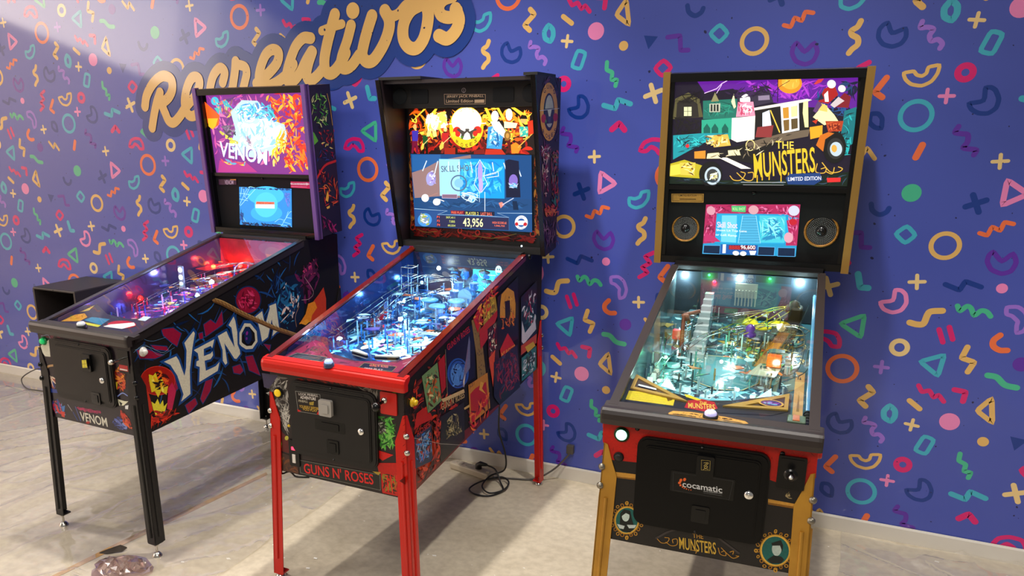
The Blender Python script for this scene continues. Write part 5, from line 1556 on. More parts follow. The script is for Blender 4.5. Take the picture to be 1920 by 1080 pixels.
# ================================================================== machine with the black legs and the VENOM lettering
PV = dict(br=.040, legz=.06, hw=.2765, zb=.5257, zbr=.600, L=1.385, r0=.931, rs=.2245, by=1.10, zl=.914, lw=.290, trim=CHAR, railm=mat('black_rail', '231e1f', .3, coat=.3), railh=.030, legtop=.83, legm=BLACK, boltm=BLACKG, cabm=WOOD,
          ydeck=1.10, pfm=mat('purple_board', '3a2c6a', .3, coat=.5), backm=mat('pink_back_panel', '8a2430', .5, noise=.7, nscale=18), blade=mat('mirror_blade', '4a3c6c', .12, .6), boxm=mat('dark_print_wood', '1a0f20', .4))
V, cab, bar, pf, rz = machine('S', 'pinball_machine', 'black-legged pinball machine with cream VENOM lettering along its side', 'pinball machines against the wall', 2.1105, -1.4655, -.0312, PV)
Print().run(ART['Vs']).keep(lambda y, z: z < .931+.2245*y-.022 and z < 1.165 and y < 1.384 and z > .5257+.0536*y-.004).build('side_art', PRINT, cab, sideframe(.2765), .0006)
prints('Vf', 'front_art', PRINT, cab, frontframe(0.0))
cd = coin_door(V, -.188, .170, .630, .886, BLACK, [(.044, .812, .052, .072, .012), (.066, .664, .05, .05, .004)], (.115, .746))
prints('Vd', 'slot_label', PRINT, cd, frontframe(-.0445), .0004)
button(V, 'start_button', (-.241, 0, .863), (0, -1, 0), .014, .018, 0, mat('green_rim', '0f8a48', .3), mat('green_cap', '18c068', .3, emit='18c068', es=.35), .014)
button(V, 'flipper_button', (.277, .055, .867), (1, 0, 0), .0125, .019, 0, mat('white_plastic', 'd8d4cc', .35), mat('white_plastic', 'd8d4cc', .35), .016)
button(V, 'flipper_button', (-.277, .055, .867), (-1, 0, 0), .0125, .019, 0, mat('white_plastic'), mat('white_plastic'), .016)
def action_button(bar, x, y, z, r, basem, capm):
    b = MB(); b.lathe([(r, -.006), (r, .006), (r*.86, .010), (r*.8, .010)], (x, y, z), (0, -.1, 1), 22); o = b.build('action_button', basem, bar)
    c = MB(); c.lathe([(r*.82, .008), (r*.8, .016), (r*.55, .021), (0, .022)], (x, y, z), (0, -.1, 1), 22); c.build('button_cap', capm, o)
action_button(bar, -.01, .012, .946, .021, BLKP, mat('clear_lens', 'd0d4d8', .1, coat=1))
hs = MB(); hs.box(.205, .262, -.006, .002, .790, .882); hs.build('shooter_housing', BLACKG, V, )
pl = MB(); pl.tube([(.232, -.004, .85), (.232, -.055, .848)], .005, 10); pl.lathe([(.006, 0), (.011, .006), (.011, .016), (.006, .022)], (.232, -.05, .848), (0, -1, 0), 14); pl.build('plunger', STEEL, V)
dp = MB(); dp.box(.207, .255, -.0068, -.0058, .798, .822); dp.build('warning_plate', mat('red_plate', 'a82024', .4), V)
pr_ = MB(); pr_.box(.210, .252, -.0076, -.0067, .801, .806); pr_.build('plate_border', mat('white_plastic'), V)
vb, vtl, vpan, F = stern_backbox(V, PV, mat('purple_trim', '5a3a78', .35, coat=.3), 'V', .035, GLOW, .004)
bf = leanframe(1.1323, 1.1889, 1.0773, 1.9003); recf = lambda r: (lambda a, b, h: bf(a, b, -r+h))
xl = lambda it: True
tr = [it for it in ART['Vb'] if min(it[3][1::2]) > 1470]; sc = [it for it in ART['Vb'] if it not in tr]
def clipx(items, x0, x1, z0, z1):
    out = []
    for it in items:
        d = list(it[3])
        if it[0] in 'PXCLS':
            for i in range(0, len(d), 2): d[i] = min(max(d[i], x0), x1); d[i+1] = min(max(d[i+1], z0), z1)
        out.append([it[0], it[1], it[2], d])
    return out
Print().run(clipx(tr, -317, 317, 1488, 1874)).build('backlit_art', GLOWB, vtl, recf(.0345))
kv = sc.index(next(it for it in sc if it[1] == '2a90e0')); scr = sc[kv:]
Print().run(scr).build('display_screen', SCREEN, vpan, recf(.0345))
st1 = [it for it in sc[:kv] if sum(it[3][0::2]) < 0]; Print().run(st1).build('name_sticker', PRINT, vpan, recf(.0345)); Print().run([it for it in sc[:kv] if it not in st1]).build('red_sticker', PRINT, vpan, recf(.0345))
prints('Vbs', 'side_art', PRINT, vb, sideframe(.3475+.0005))

def mk_side(root_pf, seed, cols): pass
pf_print(pf, 500, [('5a48c8 8058d0 3a3a98 c040a0 d8d0ff 282860', 260, 9, 70, [-250, 280, 250, 280, 250, 1085, -250, 1085]), ('ff5a40 ff9030 e02030 ffd0c0', 90, 8, 60, [-250, 800, 250, 800, 250, 1085, -250, 1085]), ('f0f0ff a0d8ff ffe0a0', 60, 5, 40, [-200, 330, 220, 330, 220, 900, -200, 900])])
ap = apron(pf, 'Va', [(-.257, .045), (-.257, .29), (-.10, .215), (.04, .20), (.20, .26), (.20, .045)], mat('apron_dark', '2a2236', .4), .925, .2765)
Print().run(clipx(ART['Va'], -252, 196, 48, 275)).build('apron_art', PRINT, ap, apframe(.925), .0003)
for x, y, c, es, pw in ((-.22, .50, 'ff3010', 9, 1.6), (-.235, 1.0, 'ff2a10', 9, 1.8), (.13, .98, 'fff0e0', 8, 1.6), (.19, .80, 'fff0e0', 8, 1.2), (.02, .62, '6080ff', 6, 1.8), (-.06, .80, '90b0ff', 6, 1.4), (.2, 1.06, 'ffd8d0', 8, 1.6), (.08, .40, 'c870ff', 5, 1.6), (-.10, 1.05, 'ff4020', 7, 1.2), (.18, .55, 'a890ff', 5, 1.4)):
    bulb(pf, x, y, pfz(y)+.05, .012 if es > 6 else .008, c, es, 'flasher_bulb', pw)
rd = MB(); rd.lathe([(.026, 0), (.024, .02), (.014, .032), (0, .036)], (-.22, .50, pfz(.5)+.03), (0, 0, 1), 18); rd.build('flasher_dome', glass_mat('red_dome', 'ff6a50', .1, 1, .05), pf)
rnd = random.Random(9)
for k in range(34):
    x = rnd.uniform(-.2, .21); y = rnd.uniform(.34, .86); c = rnd.choice(('ff60c0', '60a0ff', 'f0f0ff', 'ff4040', '70e0ff', 'ffd060', 'b070ff', 'f0f0ff'))
    b = MB(); a = rnd.uniform(0, 3); s = rnd.choice((.008, .011, .014)); b.prism([(x+s*cos(a+t)*1.0, y+s*1.5*sin(a+t)) for t in (0, 1.2, 2.5, 3.8, 5)], 'z', pfz(y)+.0012, pfz(y)+.0022); b.build('insert_light', mat('insert_'+c, c, .3, emit=c, es=1.6), pf)
lt = MB(); lt.box(-.215, -.185, .74, .748, pfz(.74)+.02, pfz(.74)+.13); lt = lt.build('lit_target_bank', mat('silver_bank', '90a8c0', .3), pf)
for k in range(3):
    b = MB(); b.lathe([(.013, 0), (.012, .003), (0, .004)], (-.20, .7395, pfz(.74)+.04+k*.036), (0, -1, 0), 14); b.build('target_lens', mat('lit_cream', 'fff4c8', .4, emit='e8fff0', es=2.5), pf)
b = MB(); 
for i in range(13):
    pass
arch = [( .06+.075*cos(pi*t/12), .90, pfz(.9)+.02+.10*sin(pi*t/12)) for t in range(13)]
b.tube(arch, .004, 8); b.tube([(p[0], p[1]+.03, p[2]) for p in arch], .004, 8); b.build('ring_arch', CLEAR, pf)
b = MB(); b.box(.04, .09, .78, .86, pfz(.8)+.01, pfz(.8)+.07, .006); b.build('ball_lock', mat('purple_box', '5a30b0', .3, emit='5a30b0', es=.3), pf)
for pts in ([(-.15, .55, .97), (-.12, .75, 1.0), (-.02, .95, 1.03), (.12, 1.0, 1.04), (.2, .85, 1.02), (.2, .6, .96)], [(-.2, .45, .93), (-.21, .75, .99), (-.15, 1.0, 1.04), (0, 1.05, 1.05)], [(.17, .5, .93), (.10, .7, .98), (-.02, .85, 1.02)]): wire_ramp(pf, pts)
plastic(pf, [(-.12, .62), (-.02, .60), (.02, .85), (-.08, .90)], .06, CLEAR, 'clear_ramp'); plastic(pf, [(.05, .55), (.13, .53), (.17, .75), (.10, .80)], .05, CLEAR, 'clear_ramp')
plastic(pf, [(.10, .86), (.22, .84), (.22, 1.04), (.12, 1.05)], .07, mat('pink_plastic', 'c85080', .3), 'plastic_cover'); plastic(pf, [(-.24, .88), (-.15, .86), (-.13, 1.05), (-.24, 1.06)], .06, mat('red_plastic', 'c02828', .3), 'plastic_cover')
for x, y in ((-.1, .93), (.0, .99), (.08, .93)): bumper(pf, x, y, mat('red_cap', 'd02020', .3, emit='d02020', es=.8), mat('bumper_skirt', '9098a8', .4))
posts(pf, 21, 60, ['d8d0f0', 'c02040', '4050c0']); rails_clutter(pf, 22, 22, ['7060d0', 'e0d8f8', 'd04080', '3040a0', 'f0a040'])
FLW = mat('flipper_white', 'e8e4dc', .35); RUB = mat('red_rubber', 'b02020', .5)
flipper(pf, -.085, .335, radians(-25), FLW, RUB); flipper(pf, .10, .335, radians(205), FLW, RUB)

# ================================================================== machine with the red legs
REDT = mat('red_powder_coat', 'c01204', .35, .0, coat=.25, noise=.15, nscale=220, spec=.3)
PG = dict(br=.010, legz=.022, hw=.2865, zb=.4624, zbr=.612, L=1.27, r0=.910, rs=.2455, by=1.06, zl=.873, lw=.302, trim=REDT, railm=mat('copper_red_rail', '7a1c0a', .25, .5, coat=.6), railh=.022, legtop=.775, legm=REDT, boltm=STEEL, cabm=WOOD,
          ydeck=1.06, pfm=mat('navy_board', '18345c', .25, coat=.6), backm=mat('navy_back_panel', '0a1838', .4, noise=.7, nscale=20), blade=mat('blue_mirror_blade', '1c3a78', .12, .5), boxm=mat('dark_red_wood', '1c1014', .45))
G, cab, bar, pf, rz = machine('J', 'pinball_machine', "red-legged pinball machine with GUNS N' ROSES on its front", 'pinball machines against the wall', 3.2644, -1.384, -.019, PG)
Print().run(ART['Gs']).keep(lambda y, z: z > .4624+.1178*y-.012 and y < 1.27).build('side_art', PRINT, cab, sideframe(.2865), .0006); prints('Gf', 'front_art', PRINT, cab, frontframe(0.0))
cd = coin_door(G, -.192, .180, .553, .838, BLACK, [(-.002, .613, .05, .052, .004), (-.012, .690, .13, .040, .001)], (.120, .693), r=.035)
Print().run(ART['Gd']).build('instruction_sticker', PRINT, cd, frontframe(-.0208), .0004)
b = MB(); b.prism(rrect(-.048, .006, .730, .790, .006, 3), 'y', -.034, -.019); b.prism(rrect(-.034, -.006, .742, .774, .003, 2), 'y', -.038, -.033); b.build('coin_entry', mat('grey_nylon', '9a9690', .5), cd)
button(G, 'start_button', (-.250, 0, .776), (0, -1, 0), .0165, .021, 0, BLACKG, mat('yellow_cap', 'e0b818', .3, emit='e0b818', es=.3), .010)
button(G, 'flipper_button', (.287, .050, .806), (1, 0, 0), .012, .017, 0, mat('yellow_plastic', 'd8b010', .35), mat('yellow_plastic', 'd8b010', .35), .016)
button(G, 'flipper_button', (-.287, .050, .806), (-1, 0, 0), .012, .017, 0, mat('yellow_plastic'), mat('yellow_plastic'), .016)
b = MB(); b.prism(rrect(.193, .258, .768, .848, .004, 2), 'y', -.006, .001); hp = b.build('shooter_plate', mat('red_plate_g', 'b81810', .35), G)
b = MB(); b.tube([(.212, -.004, .818), (.207, -.05, .812)], .0055, 10); b.lathe([(.009, 0), (.016, .008), (.018, .018), (.013, .028), (0, .032)], (.205, -.035, .808), (-.15, -1, -.1), 18); b.build('plunger', [BLACKG], G)
b = MB(); b.lathe([(.010, 0), (.011, .010), (0, .012)], (.213, -.006, .820), (0, -1, 0), 14); b.build('plunger_collar', STEEL, G)
b = MB(); b.prism(rrect(-.214, -.168, .497, .600, .003, 2), 'y', -.007, .001); rd_ = b.build('card_reader', BLACKG, G)
b = MB(); b.box(-.200, -.182, -.010, -.006, .562, .574); b.build('red_indicator', mat('red_led', 'ff2030', .3, emit='ff3050', es=3), rd_); b = MB(); b.box(-.199, -.184, -.010, -.006, .510, .545, .002); b.build('switch', mat('white_plastic'), rd_)
b = MB(); b.lathe([(.006, 0), (.005, .003), (0, .004)], (-.212, 0, .652), (0, -1, 0), 10); b.build('yellow_stud', mat('yellow_plastic'), G)
action_button(bar, -.01, -.012, .916, .019, mat('blue_base', '304060', .3), mat('blue_lens', 'a0c0f0', .1, coat=1, emit='a0c0ff', es=.5))
def g_backbox():
    bw = .3694; zb_, zt = 1.1672, 1.9097; side = [(1.0818, zb_), (.9135, zt), (1.2185, zt), (1.2185, 1.19)]
    h = MB(); 
    for s in (-1, 1): h.prism(side, 'x', s*bw, s*(bw-.018))
    h.box(-bw+.018, bw-.018, 1.206, 1.218, 1.19, zt); h.box(-bw+.018, bw-.018, .955, 1.218, zt-.016, zt-.001); h.box(-bw+.018, bw-.018, 1.10, 1.218, 1.172, 1.19)
    box = h.build('backbox', PG['boxm'], G)
    
    for xa, xb in ((-bw, -.16), (bw-.06, bw)): t = MB(); t.box(xa, xb, .94, 1.15, zt, zt+.012); t.build('top_cap', BLKP, box)
    for s in (-1, 1):
        e = MB(); e.add([(x, y, z) for x in (s*(bw+.001), s*(bw-.02)) for (y, z) in ((1.0818, zb_), (.9135, zt), (.922, zt), (1.090, zb_))], [(0, 1, 2, 3), (4, 5, 6, 7), (0, 4, 5, 1), (1, 5, 6, 2), (2, 6, 7, 3), (0, 4, 7, 3)]); e.build('edge_trim', BLACKG, box)
    # top valance with the speaker openings
    v = MB(); v.box(-bw+.018, bw-.018, 1.03, 1.05, 1.793, zt-.016); va = v.build('valance', mat('brown_black_panel', '140f0d', .55, spec=.3), box)
    for x, w in ((-.215, .085), (.185, .095)):
        o = MB(); o.prism(rrect(x-w/2, x+w/2, 1.812, 1.872, .008, 3), 'y', 1.0275, 1.0295); o.build('speaker_opening', mat('black_mesh', '040404', .9), va)
    for x in (-.315, .305):
        o = MB(); o.lathe([(.036, 0), (.036, .003), (.030, .004), (.0, .0045)], (x, 1.030, 1.845), (0, -1, 0), 26); o.build('tweeter', mat('black_mesh'), va)
    Print().run(ART['Gt']).build('name_plate', PRINT, va, frontframe(1.0295), .0004)
    yb, yt_ = 1.0818+.075, 1.0818+.055
    pn = MB(); fx = bw-.02
    pn.add([(x, y+d, z) for x in (-fx, fx) for (y, z) in ((yb+.004, 1.185), (yt_+.004, 1.80)) for d in (0, .012)], [(0, 1, 3, 2), (4, 6, 7, 5), (0, 4, 5, 1), (2, 3, 7, 6), (0, 2, 6, 4), (1, 5, 7, 3)]); panel = pn.build('back_panel', BLKP, box)
    fr = leanframe(yb, 1.1672, yb-.02, 1.9097)
    Print().run(clipx(ART['Gz'], -342, 342, 1195, 1790)).build('bezel_art', PRINT, panel, fr, .0)
    gb = ART['Gb']; tl = [it for it in gb if min(it[3][1::2]) > 1594 or (max(it[3][1::2]) > 1700)]
    k = gb.index(next(it for it in gb if it[0] == 'P' and it[1] == '1c4c84')); tl, scn = gb[:k], gb[k:]
    Print().run(clipx(tl, -335, 335, 1585, 1792)).build('backlit_art', GLOWB, panel, fr, .0012)
    Print().run(scn).build('display_screen', SCREEN, panel, fr, .005)
    led = bulb(box, .262, 1.075, 1.208, .004, 'c0f0ff', 8, 'indicator')
    lo = MB(); lo.box(-bw+.018, bw-.018, 1.088, 1.15, 1.172, 1.196); lo.box(-.27, .27, 1.05, 1.26, 1.155, 1.180); lo.build('neck', BLKP, box)
    for s in (1,):
        hg = MB(); hg.lathe([(.012, 0), (.012, .006), (.0, .007)], (s*(bw-.065), 1.065, 1.165), (s, -.2, .2), 14); hg.build('hinge_bolt', BLACKG, box)
    prints('Gbs', 'side_art', PRINT, box, sideframe(bw+.0012)); return box
gbx = g_backbox()
pf_print(pf, 600, [('1860c8 38a0f0 90d8ff 0c2860 e0f4ff', 320, 9, 70, [-255, 240, 255, 240, 255, 1045, -255, 1045]), ('ffffff c8f0ff 50b8ff', 120, 12, 70, [-120, 300, 200, 300, 200, 600, -120, 600]), ('d04060 ff8030 c070e0', 40, 7, 40, [-240, 300, 240, 300, 240, 900, -240, 900])])
ap = apron(pf, 'Ga', [(-.267, .015), (-.267, .25), (-.20, .245), (-.11, .135), (.02, .105), (.14, .12), (.225, .20), (.225, .015)], mat('apron_wine', '4a1530', .4), .905, .2865)
Print().run(clipx(ART['Ga'], -262, 222, 18, 245)).build('apron_art', PRINT, ap, apframe(.905), .0003)
for x, y, pw in ((-.18, .30, 1.6), (.0, .33, 1.2), (.15, .40, 1.2), (-.05, .55, 1.3), (-.15, .75, 1.2), (.10, .72, 1.2), (.20, .92, 1.2), (0, .95, 1.1), (-.2, 1.0, .8)):
    bulb(pf, x, y, pfz(y)+.045, .008, '80c8ff', 9, 'spot_bulb', pw*.55)
b = MB(); b.box(.06, .225, 1.005, 1.012, pfz(1.0)+.03, pfz(1.0)+.125); scp = b.build('mini_screen', mat('cyan_screen', '38e0e8', .3, emit='38d8e8', es=1.5), pf)
pr = Print(); pr.run([['R', 'f0fcff', 3, [110, 1085, 128, 1085, 110, 1067]], ['E', 'e8ffff', 0, [185, 1105, 201, 1105, 185, 1083]], ['P', '38d8e8', 0, [173, 1095, 197, 1095, 185, 1080]], ['L', 'f0fcff', 3, [130, 1080, 170, 1082]], ['E', '208898', 0, [180, 1110, 183, 1110, 180, 1106]], ['E', '208898', 0, [190, 1110, 193, 1110, 190, 1106]]]); pr.build('screen_picture', SCREEN, pf, frontframe(1.0035), .001)
def drum(x, y, z, r, h, axis, m, head):
    b = MB(); b.lathe([(r, 0), (r*1.04, .002), (r*1.04, .006), (r, .008), (r, h-.008), (r*1.04, h-.006), (r*1.04, h)], (x, y, z), axis, 22); o = b.build('toy_drum', m, pf)
    b = MB(); b.lathe([(r*.98, 0), (r*.98, .002)], Vector((x, y, z))+Vector(axis)*(h if axis[2] > 0 else 0)-(Vector(axis)*.002 if axis[2] == 0 else Vector((0, 0, 0))), axis, 22); b.build('drum_head', head, pf)
blu = mat('blue_sparkle', '1868b8', .25, coat=.6); hd = mat('drum_skin', '78a8c8', .4)
drum(.09, .86, pfz(.86)+.05, .034, .04, (0, 1, 0), blu, hd)
for dx, dy, dz, rr in ((-.04, .0, .075, .02), (.035, .0, .078, .02), (-.07, .03, .03, .026), (.075, .02, .03, .026)): drum(.09+dx, .88+dy, pfz(.88)+dz, rr, .028, (0, 0, 1), blu, hd)
for x, y, h in ((.02, .90, .13), (.05, .93, .15), (.15, .93, .145), (.18, .89, .12), (-.02, .96, .14)):
    b = MB(); z = pfz(y); b.tube([(x, y, z), (x, y, z+h)], .0015, 5); b.lathe([(.026, 0), (.008, .004), (0, .006)], (x, y, z+h-.004), (.2, -.15, 1), 18); b.build('cymbal', CHROME, pf)
for k in range(5):
    b = MB(); x = -.04+k*.055; z = pfz(1.03)+.12; b.lathe([(.016, 0), (.022, .02), (.016, .026), (.012, .036)], (x, 1.02, z-.02+.006*(k % 2)), (0, -.25, -1), 8); b.build('stage_light', mat('stage_blue', '2878d0', .3, emit='2060c0', es=.5), pf)
b = MB(); b.box(.06, .22, .50, .545, pfz(.52)+.014, pfz(.52)+.022); kb = b.build('toy_keyboard', mat('white_keys', 'e8f4ff', .3), pf)
for k in range(9):
    b = MB(); b.box(.072+k*.016, .080+k*.016, .518, .545, pfz(.52)+.022, pfz(.52)+.027); b.build('black_key', BLKP, pf)
for k in range(2):
    x0 = -.24+k*.1; b = MB()
    for xx in (-.215, -.165):
        for yy in (.84, .90): b.tube([(xx, yy, pfz(yy)), (xx, yy, pfz(yy)+.16)], .0022, 5)
    for h in (.04, .08, .12, .158):
        for a_, b_ in (((-.215, .84), (-.165, .84)), ((-.165, .84), (-.165, .90)), ((-.215, .90), (-.165, .90)), ((-.215, .84), (-.215, .90))): b.tube([(a_[0], a_[1], pfz(.87)+h), (b_[0], b_[1], pfz(.87)+h)], .0018, 5)
    if k == 0: b.build('lighting_truss', WIRE, pf)
bulb(pf, -.10, .98, pfz(.98)+.125, .010, 'e0f4ff', 10, 'spot_bulb', .5)
for pts in ([(-.235, .33, .92), (-.24, .55, .96), (-.235, .8, 1.01), (-.2, 1.0, 1.05), (-.1, 1.02, 1.05)], [(-.20, .40, .91), (-.20, .6, .955), (-.19, .85, 1.02), (-.05, .98, 1.05), (.05, .9, 1.03)], [(-.15, .50, .93), (-.14, .7, .99), (-.02, .86, 1.03)], [(.22, .35, .92), (.235, .6, .97), (.22, .85, 1.03), (.1, 1.0, 1.05)]): wire_ramp(pf, pts, gap=.016)
plastic(pf, [(-.10, .42), (-.05, .40), (.02, .72), (-.04, .74)], .05, CLEAR, 'clear_ramp'); plastic(pf, [(-.22, .28), (-.17, .26), (-.08, .50), (-.14, .52)], .035, CLEAR, 'clear_ramp')
plastic(pf, [(.16, .58), (.24, .57), (.24, .78), (.17, .80)], .06, mat('purple_plastic', '6858c0', .3), 'plastic_cover')
for s, px in ((-1, -.13), (1, .11)):
    plastic(pf, [(px, .33), (px+s*.055, .36), (px+s*.05, .47)], .026, mat('ice_plastic', 'c8ecff', .25, coat=.6, emit='a0d8ff', es=.25), 'slingshot')
for x, y in ((-.05, .80), (.02, .74), (.07, .82)): bumper(pf, x, y, mat('ice_cap', '60a0d8', .3, emit='4090e0', es=.4), mat('bumper_skirt'))
for k in range(4): standup(pf, -.19+k*.003, .56+k*.03, mat('red_target', 'c02030', .4)); standup(pf, .20, .50+k*.03, mat('white_plastic'))
posts(pf, 31, 130, ['88b8e8', '3080d0', 'a8d4f0', '203060']); rails_clutter(pf, 32, 40, ['3a90e0', 'b8e4ff', '1c50a0', 'e8f4ff', 'e07030', '5a50b8'])
flipper(pf, -.085, .265, radians(-22), FLW, mat('black_rubber', '101012', .5)); flipper(pf, .095, .265, radians(202), FLW, mat('black_rubber'))

# ================================================================== machine with the gold legs
GOLD = mat('gold_paint', 'bd8a2c', .4, .2, noise=.5, nscale=9, nc='b0a080'); GOLDT = mat('gold_trim', 'b08a4a', .28, .7)
PM = dict(br=.046, legz=.06, hw=.2765, zb=.5257, zbr=.600, L=1.385, r0=.931, rs=.2245, by=1.10, zl=.908, lw=.290, trim=mat('brown_black_wrinkle', '2c2423', .45, noise=.3, nscale=400), railm=mat('brown_black_rail', '2a2220', .4), railh=.030, legtop=.83, legm=GOLD, boltm=mat('worn_steel', '8a8478', .4, .9), cabm=WOOD,
          ydeck=1.10, pfm=mat('teal_board', '2c5560', .25, coat=.6), backm=mat('dark_streaked_panel', '26323c', .45, noise=.8, nscale=14), blade=mat('grey_blade', '5a6c70', .2, .3, noise=.6, nscale=12), boxm=mat('black_head', '100e10', .45))
M, cab, bar, pf, rz = machine('S', 'pinball_machine', 'gold-legged pinball machine with THE MUNSTERS on its black front', 'pinball machines against the wall', 4.5397, -1.4587, .0462, PM)
prints('Mf', 'front_art', PRINT, cab, frontframe(0.0))
cd = coin_door(M, -.183, .170, .598, .869, mat('black_door', '070708', .3, spec=.22), [(.006, .812, .046, .062, .010), (.003, .665, .048, .050, .004)], (.124, .747))
Print().run(ART['Md']).build('door_sticker', PRINT, cd, frontframe(-.0208), .0004)
b = MB(); b.prism(rrect(-.084, .086, .722, .785, .003, 2), 'y', -.0218, -.0200); b.build('sticker_plate', BLACKG, cd)
for it in (0,):
    Print().run([i for i in ART['Md'] if i[0] != 'S' and i[1] != 'b09a50']).build('cocamatic_sticker', PRINT, cd, frontframe(-.0220), .0003); Print().run([i for i in ART['Md'] if i[0] == 'S' or i[1] == 'b09a50']).build('slot_symbol', PRINT, cd, frontframe(-.0328), .0004)
button(M, 'start_button', (-.231, 0, .862), (0, -1, 0), .018, .0225, 0, mat('dark_green_rim', '063a1c', .4), mat('lit_green_cap', 'd0fff0', .3, emit='a8ffe0', es=2.2), .008)
button(M, 'side_switch', (-.236, 0, .792), (0, -1, 0), .012, .015, 0, BLKP, BLKP, .006)
for x, z in ((-.188, .886), (.196, .872)):
    s = MB(); s.lathe([(.0065, 0), (.0065, .003), (.0, .004)], (x, 0, z), (0, -1, 0), 12); s.build('bolt', BLACKG, M)
button(M, 'flipper_button', (.277, .030, .872), (1, 0, 0), .0125, .018, 0, mat('red_plastic_b', 'd02818', .35), mat('red_plastic_b'), .012)
button(M, 'flipper_button', (-.277, .030, .872), (-1, 0, 0), .0125, .018, 0, mat('red_plastic_b'), mat('red_plastic_b'), .012)
b = MB(); b.prism(rrect(.188, .258, .778, .870, .004, 3), 'y', -.010, .001); b.prism(rrect(.194, .252, .784, .864, .003, 3), 'y', -.012, -.009); b.lathe([(.020, 0), (.016, .004), (.012, .006)], (.222, -.010, .818), (0, -1, 0), 24); sh = b.build('shooter_housing', BLACKG, M)
b = MB(); b.tube([(.222, -.01, .826), (.222, -.045, .828)], .005, 10); b.lathe([(.005, 0), (.009, .005), (.010, .012), (.006, .018), (0, .020)], (.222, -.04, .828), (0, -1, 0), 16); b.build('plunger', BLACKG, M)
b = MB(); b.lathe([(.0055, 0), (.0045, .003), (0, .004)], (.222, -.058, .831), (0, -1, .3), 12); b.build('plunger_tip', CHROME, M)
# tap-button plate on the lockdown bar
zt = lambda y: rz(y)+.0045
P_ = Print(); gp = [(-.105, -.004), (.092, -.004), (.104, .010), (.094, .024), (.04, .034), (-.05, .036), (-.098, .030), (-.108, .014)]
P_.poly(gp, hexc('c89848')); P_.h += 1e-4; items = [['X', '2a1808 4a2c10', [46, 91, 4, 30], [-100, 0, -25, 0, -25, 32, -95, 27]], ['X', '2a1808 4a2c10', [40, 92, 4, 30], [32, 0, 94, 0, 90, 22, 32, 31]], ['R', '3a2410', 1.5, [3, 18, 30, 18, 3, -1]]]
P_.run(items); P_.text('TAP', hexc('2a1808'), (-.027, .004), (-.010, -.001), (-.024, .010)); P_.text('BUTTON', hexc('2a1808'), (-.006, -.002), (.036, .006), (-.006, .0045))
# the top of the bar climbs from its nose to the glass
def bartop(y): 
    a, za = -.018, .908+.0355; b_, zb_ = .016, rz(.016)+.004
    return za+(zb_-za)*(y-a)/(b_-a) if y < b_ else zb_+(rz(.046)+.003-zb_)*(y-b_)/.03
P_.build('gold_button_plate', PRINT, bar, lambda a, b, h: (a, b, bartop(b)+h), .0006)
action_button(bar, .004, .020, bartop(.020), .0205, BLKP, mat('violet_lens', 'c8c8f0', .08, coat=1, emit='b0a8ff', es=.35))
mb_, mtl, mpan, F = stern_backbox(M, PM, GOLDT, 'M', .02, GLOW, .008)
gb = ART['Mb']; k = gb.index(next(it for it in gb if it[0] == 'P' and it[1] == 'b88a40')); k2 = gb.index(next(it for it in gb if it[0] == 'P' and it[1] == '2098c8'))
Print().run(clipx(gb[:k], -316, 316, 1489, 1874)).build('backlit_art', GLOW, mtl, recf(.0195))
Print().run(gb[k:k2]).build('edition_plate', PRINT, mpan, recf(.0195)); Print().run(gb[k2:]).build('display_screen', SCREEN, mpan, recf(.0195))
BRZ = mat('bronze_rim', '9a6820', .4, .4, noise=.8, nscale=120)
speaker(mpan, F, -.243, 1.319, .053, .02, BRZ); speaker(mpan, F, .248, 1.330, .060, .02, BRZ)
pf_print(pf, 700, [('3a8898 70b8c0 1c4450 a8d8dc 283038 c8e8ea', 360, 9, 70, [-250, 270, 200, 270, 250, 1085, -250, 1085]), ('b8e0e4 80b8c4 68a0ac', 130, 12, 60, [-250, 290, 60, 290, 60, 620, -250, 620]), ('c8a850 e8d890 7a6a30 50a040', 80, 7, 50, [0, 620, 240, 620, 240, 1080, -50, 1080]), ('c04030 e08030', 20, 6, 30, [-200, 560, 200, 560, 200, 800, -200, 800])])
pr = Print(); pr.h = .004
pr.run([['P', '3f7f86', 0, [-100, 470, -20, 425, 60, 440, 105, 505, 112, 620, 72, 690, -100, 690, -112, 600]], ['C', 'b0a878', 4, [-100, 470, -20, 425, 60, 440, 105, 505, 112, 620, 72, 690, -100, 690, -112, 600]], ['C', '2c4a50', 2, [-92, 476, -20, 436, 56, 450, 96, 510, 102, 618, 68, 682, -94, 682, -104, 600]], ['X', 'd8f4f8 a0d8e0 68a8b0', [26, 93, 9, 60], [-20, 450, 50, 460, 90, 600, 60, 670, -20, 670]]]).build('lower_window_print', mat('playfield_print'), pf, pfframe(0))
ap = apron(pf, 'Ma', [(-.257, .05), (-.257, .245), (-.24, .262), (-.10, .175), (-.06, .140), (.04, .128), (.09, .138), (.205, .262), (.205, .05)], mat('apron_slate', '24242c', .4), .925, .2765)
Print().run(clipx(ART['Ma'], -250, 203, 54, 262)).build('apron_art', PRINT, ap, apframe(.925), .0003)
GP = mat('gold_plastic', 'b8944c', .35, .3)
def tri_plate(tri, hole, dz=.006):
    b = MB(); n = 3; z = lambda y: .925+.2*(y-.1)+dz
    vs = [(x, y, z(y)) for x, y in tri+hole]+[(x, y, z(y)-.005) for x, y in tri+hole]
    fs = []
    for k in range(3): j = (k+1) % 3; fs += [(k, j, 3+j, 3+k), (6+k, 6+j, j, k), (9+k, 9+j, 3+j, 3+k)]
    b.add(vs, fs); o = b.build('gold_triangle_plate', GP, ap)
    c = MB(); c.add([(x, y, z(y)-.004) for x, y in hole], [(0, 1, 2)]); c.build('triangle_card', mat('card_brown', '3a2c24', .5), ap); return o
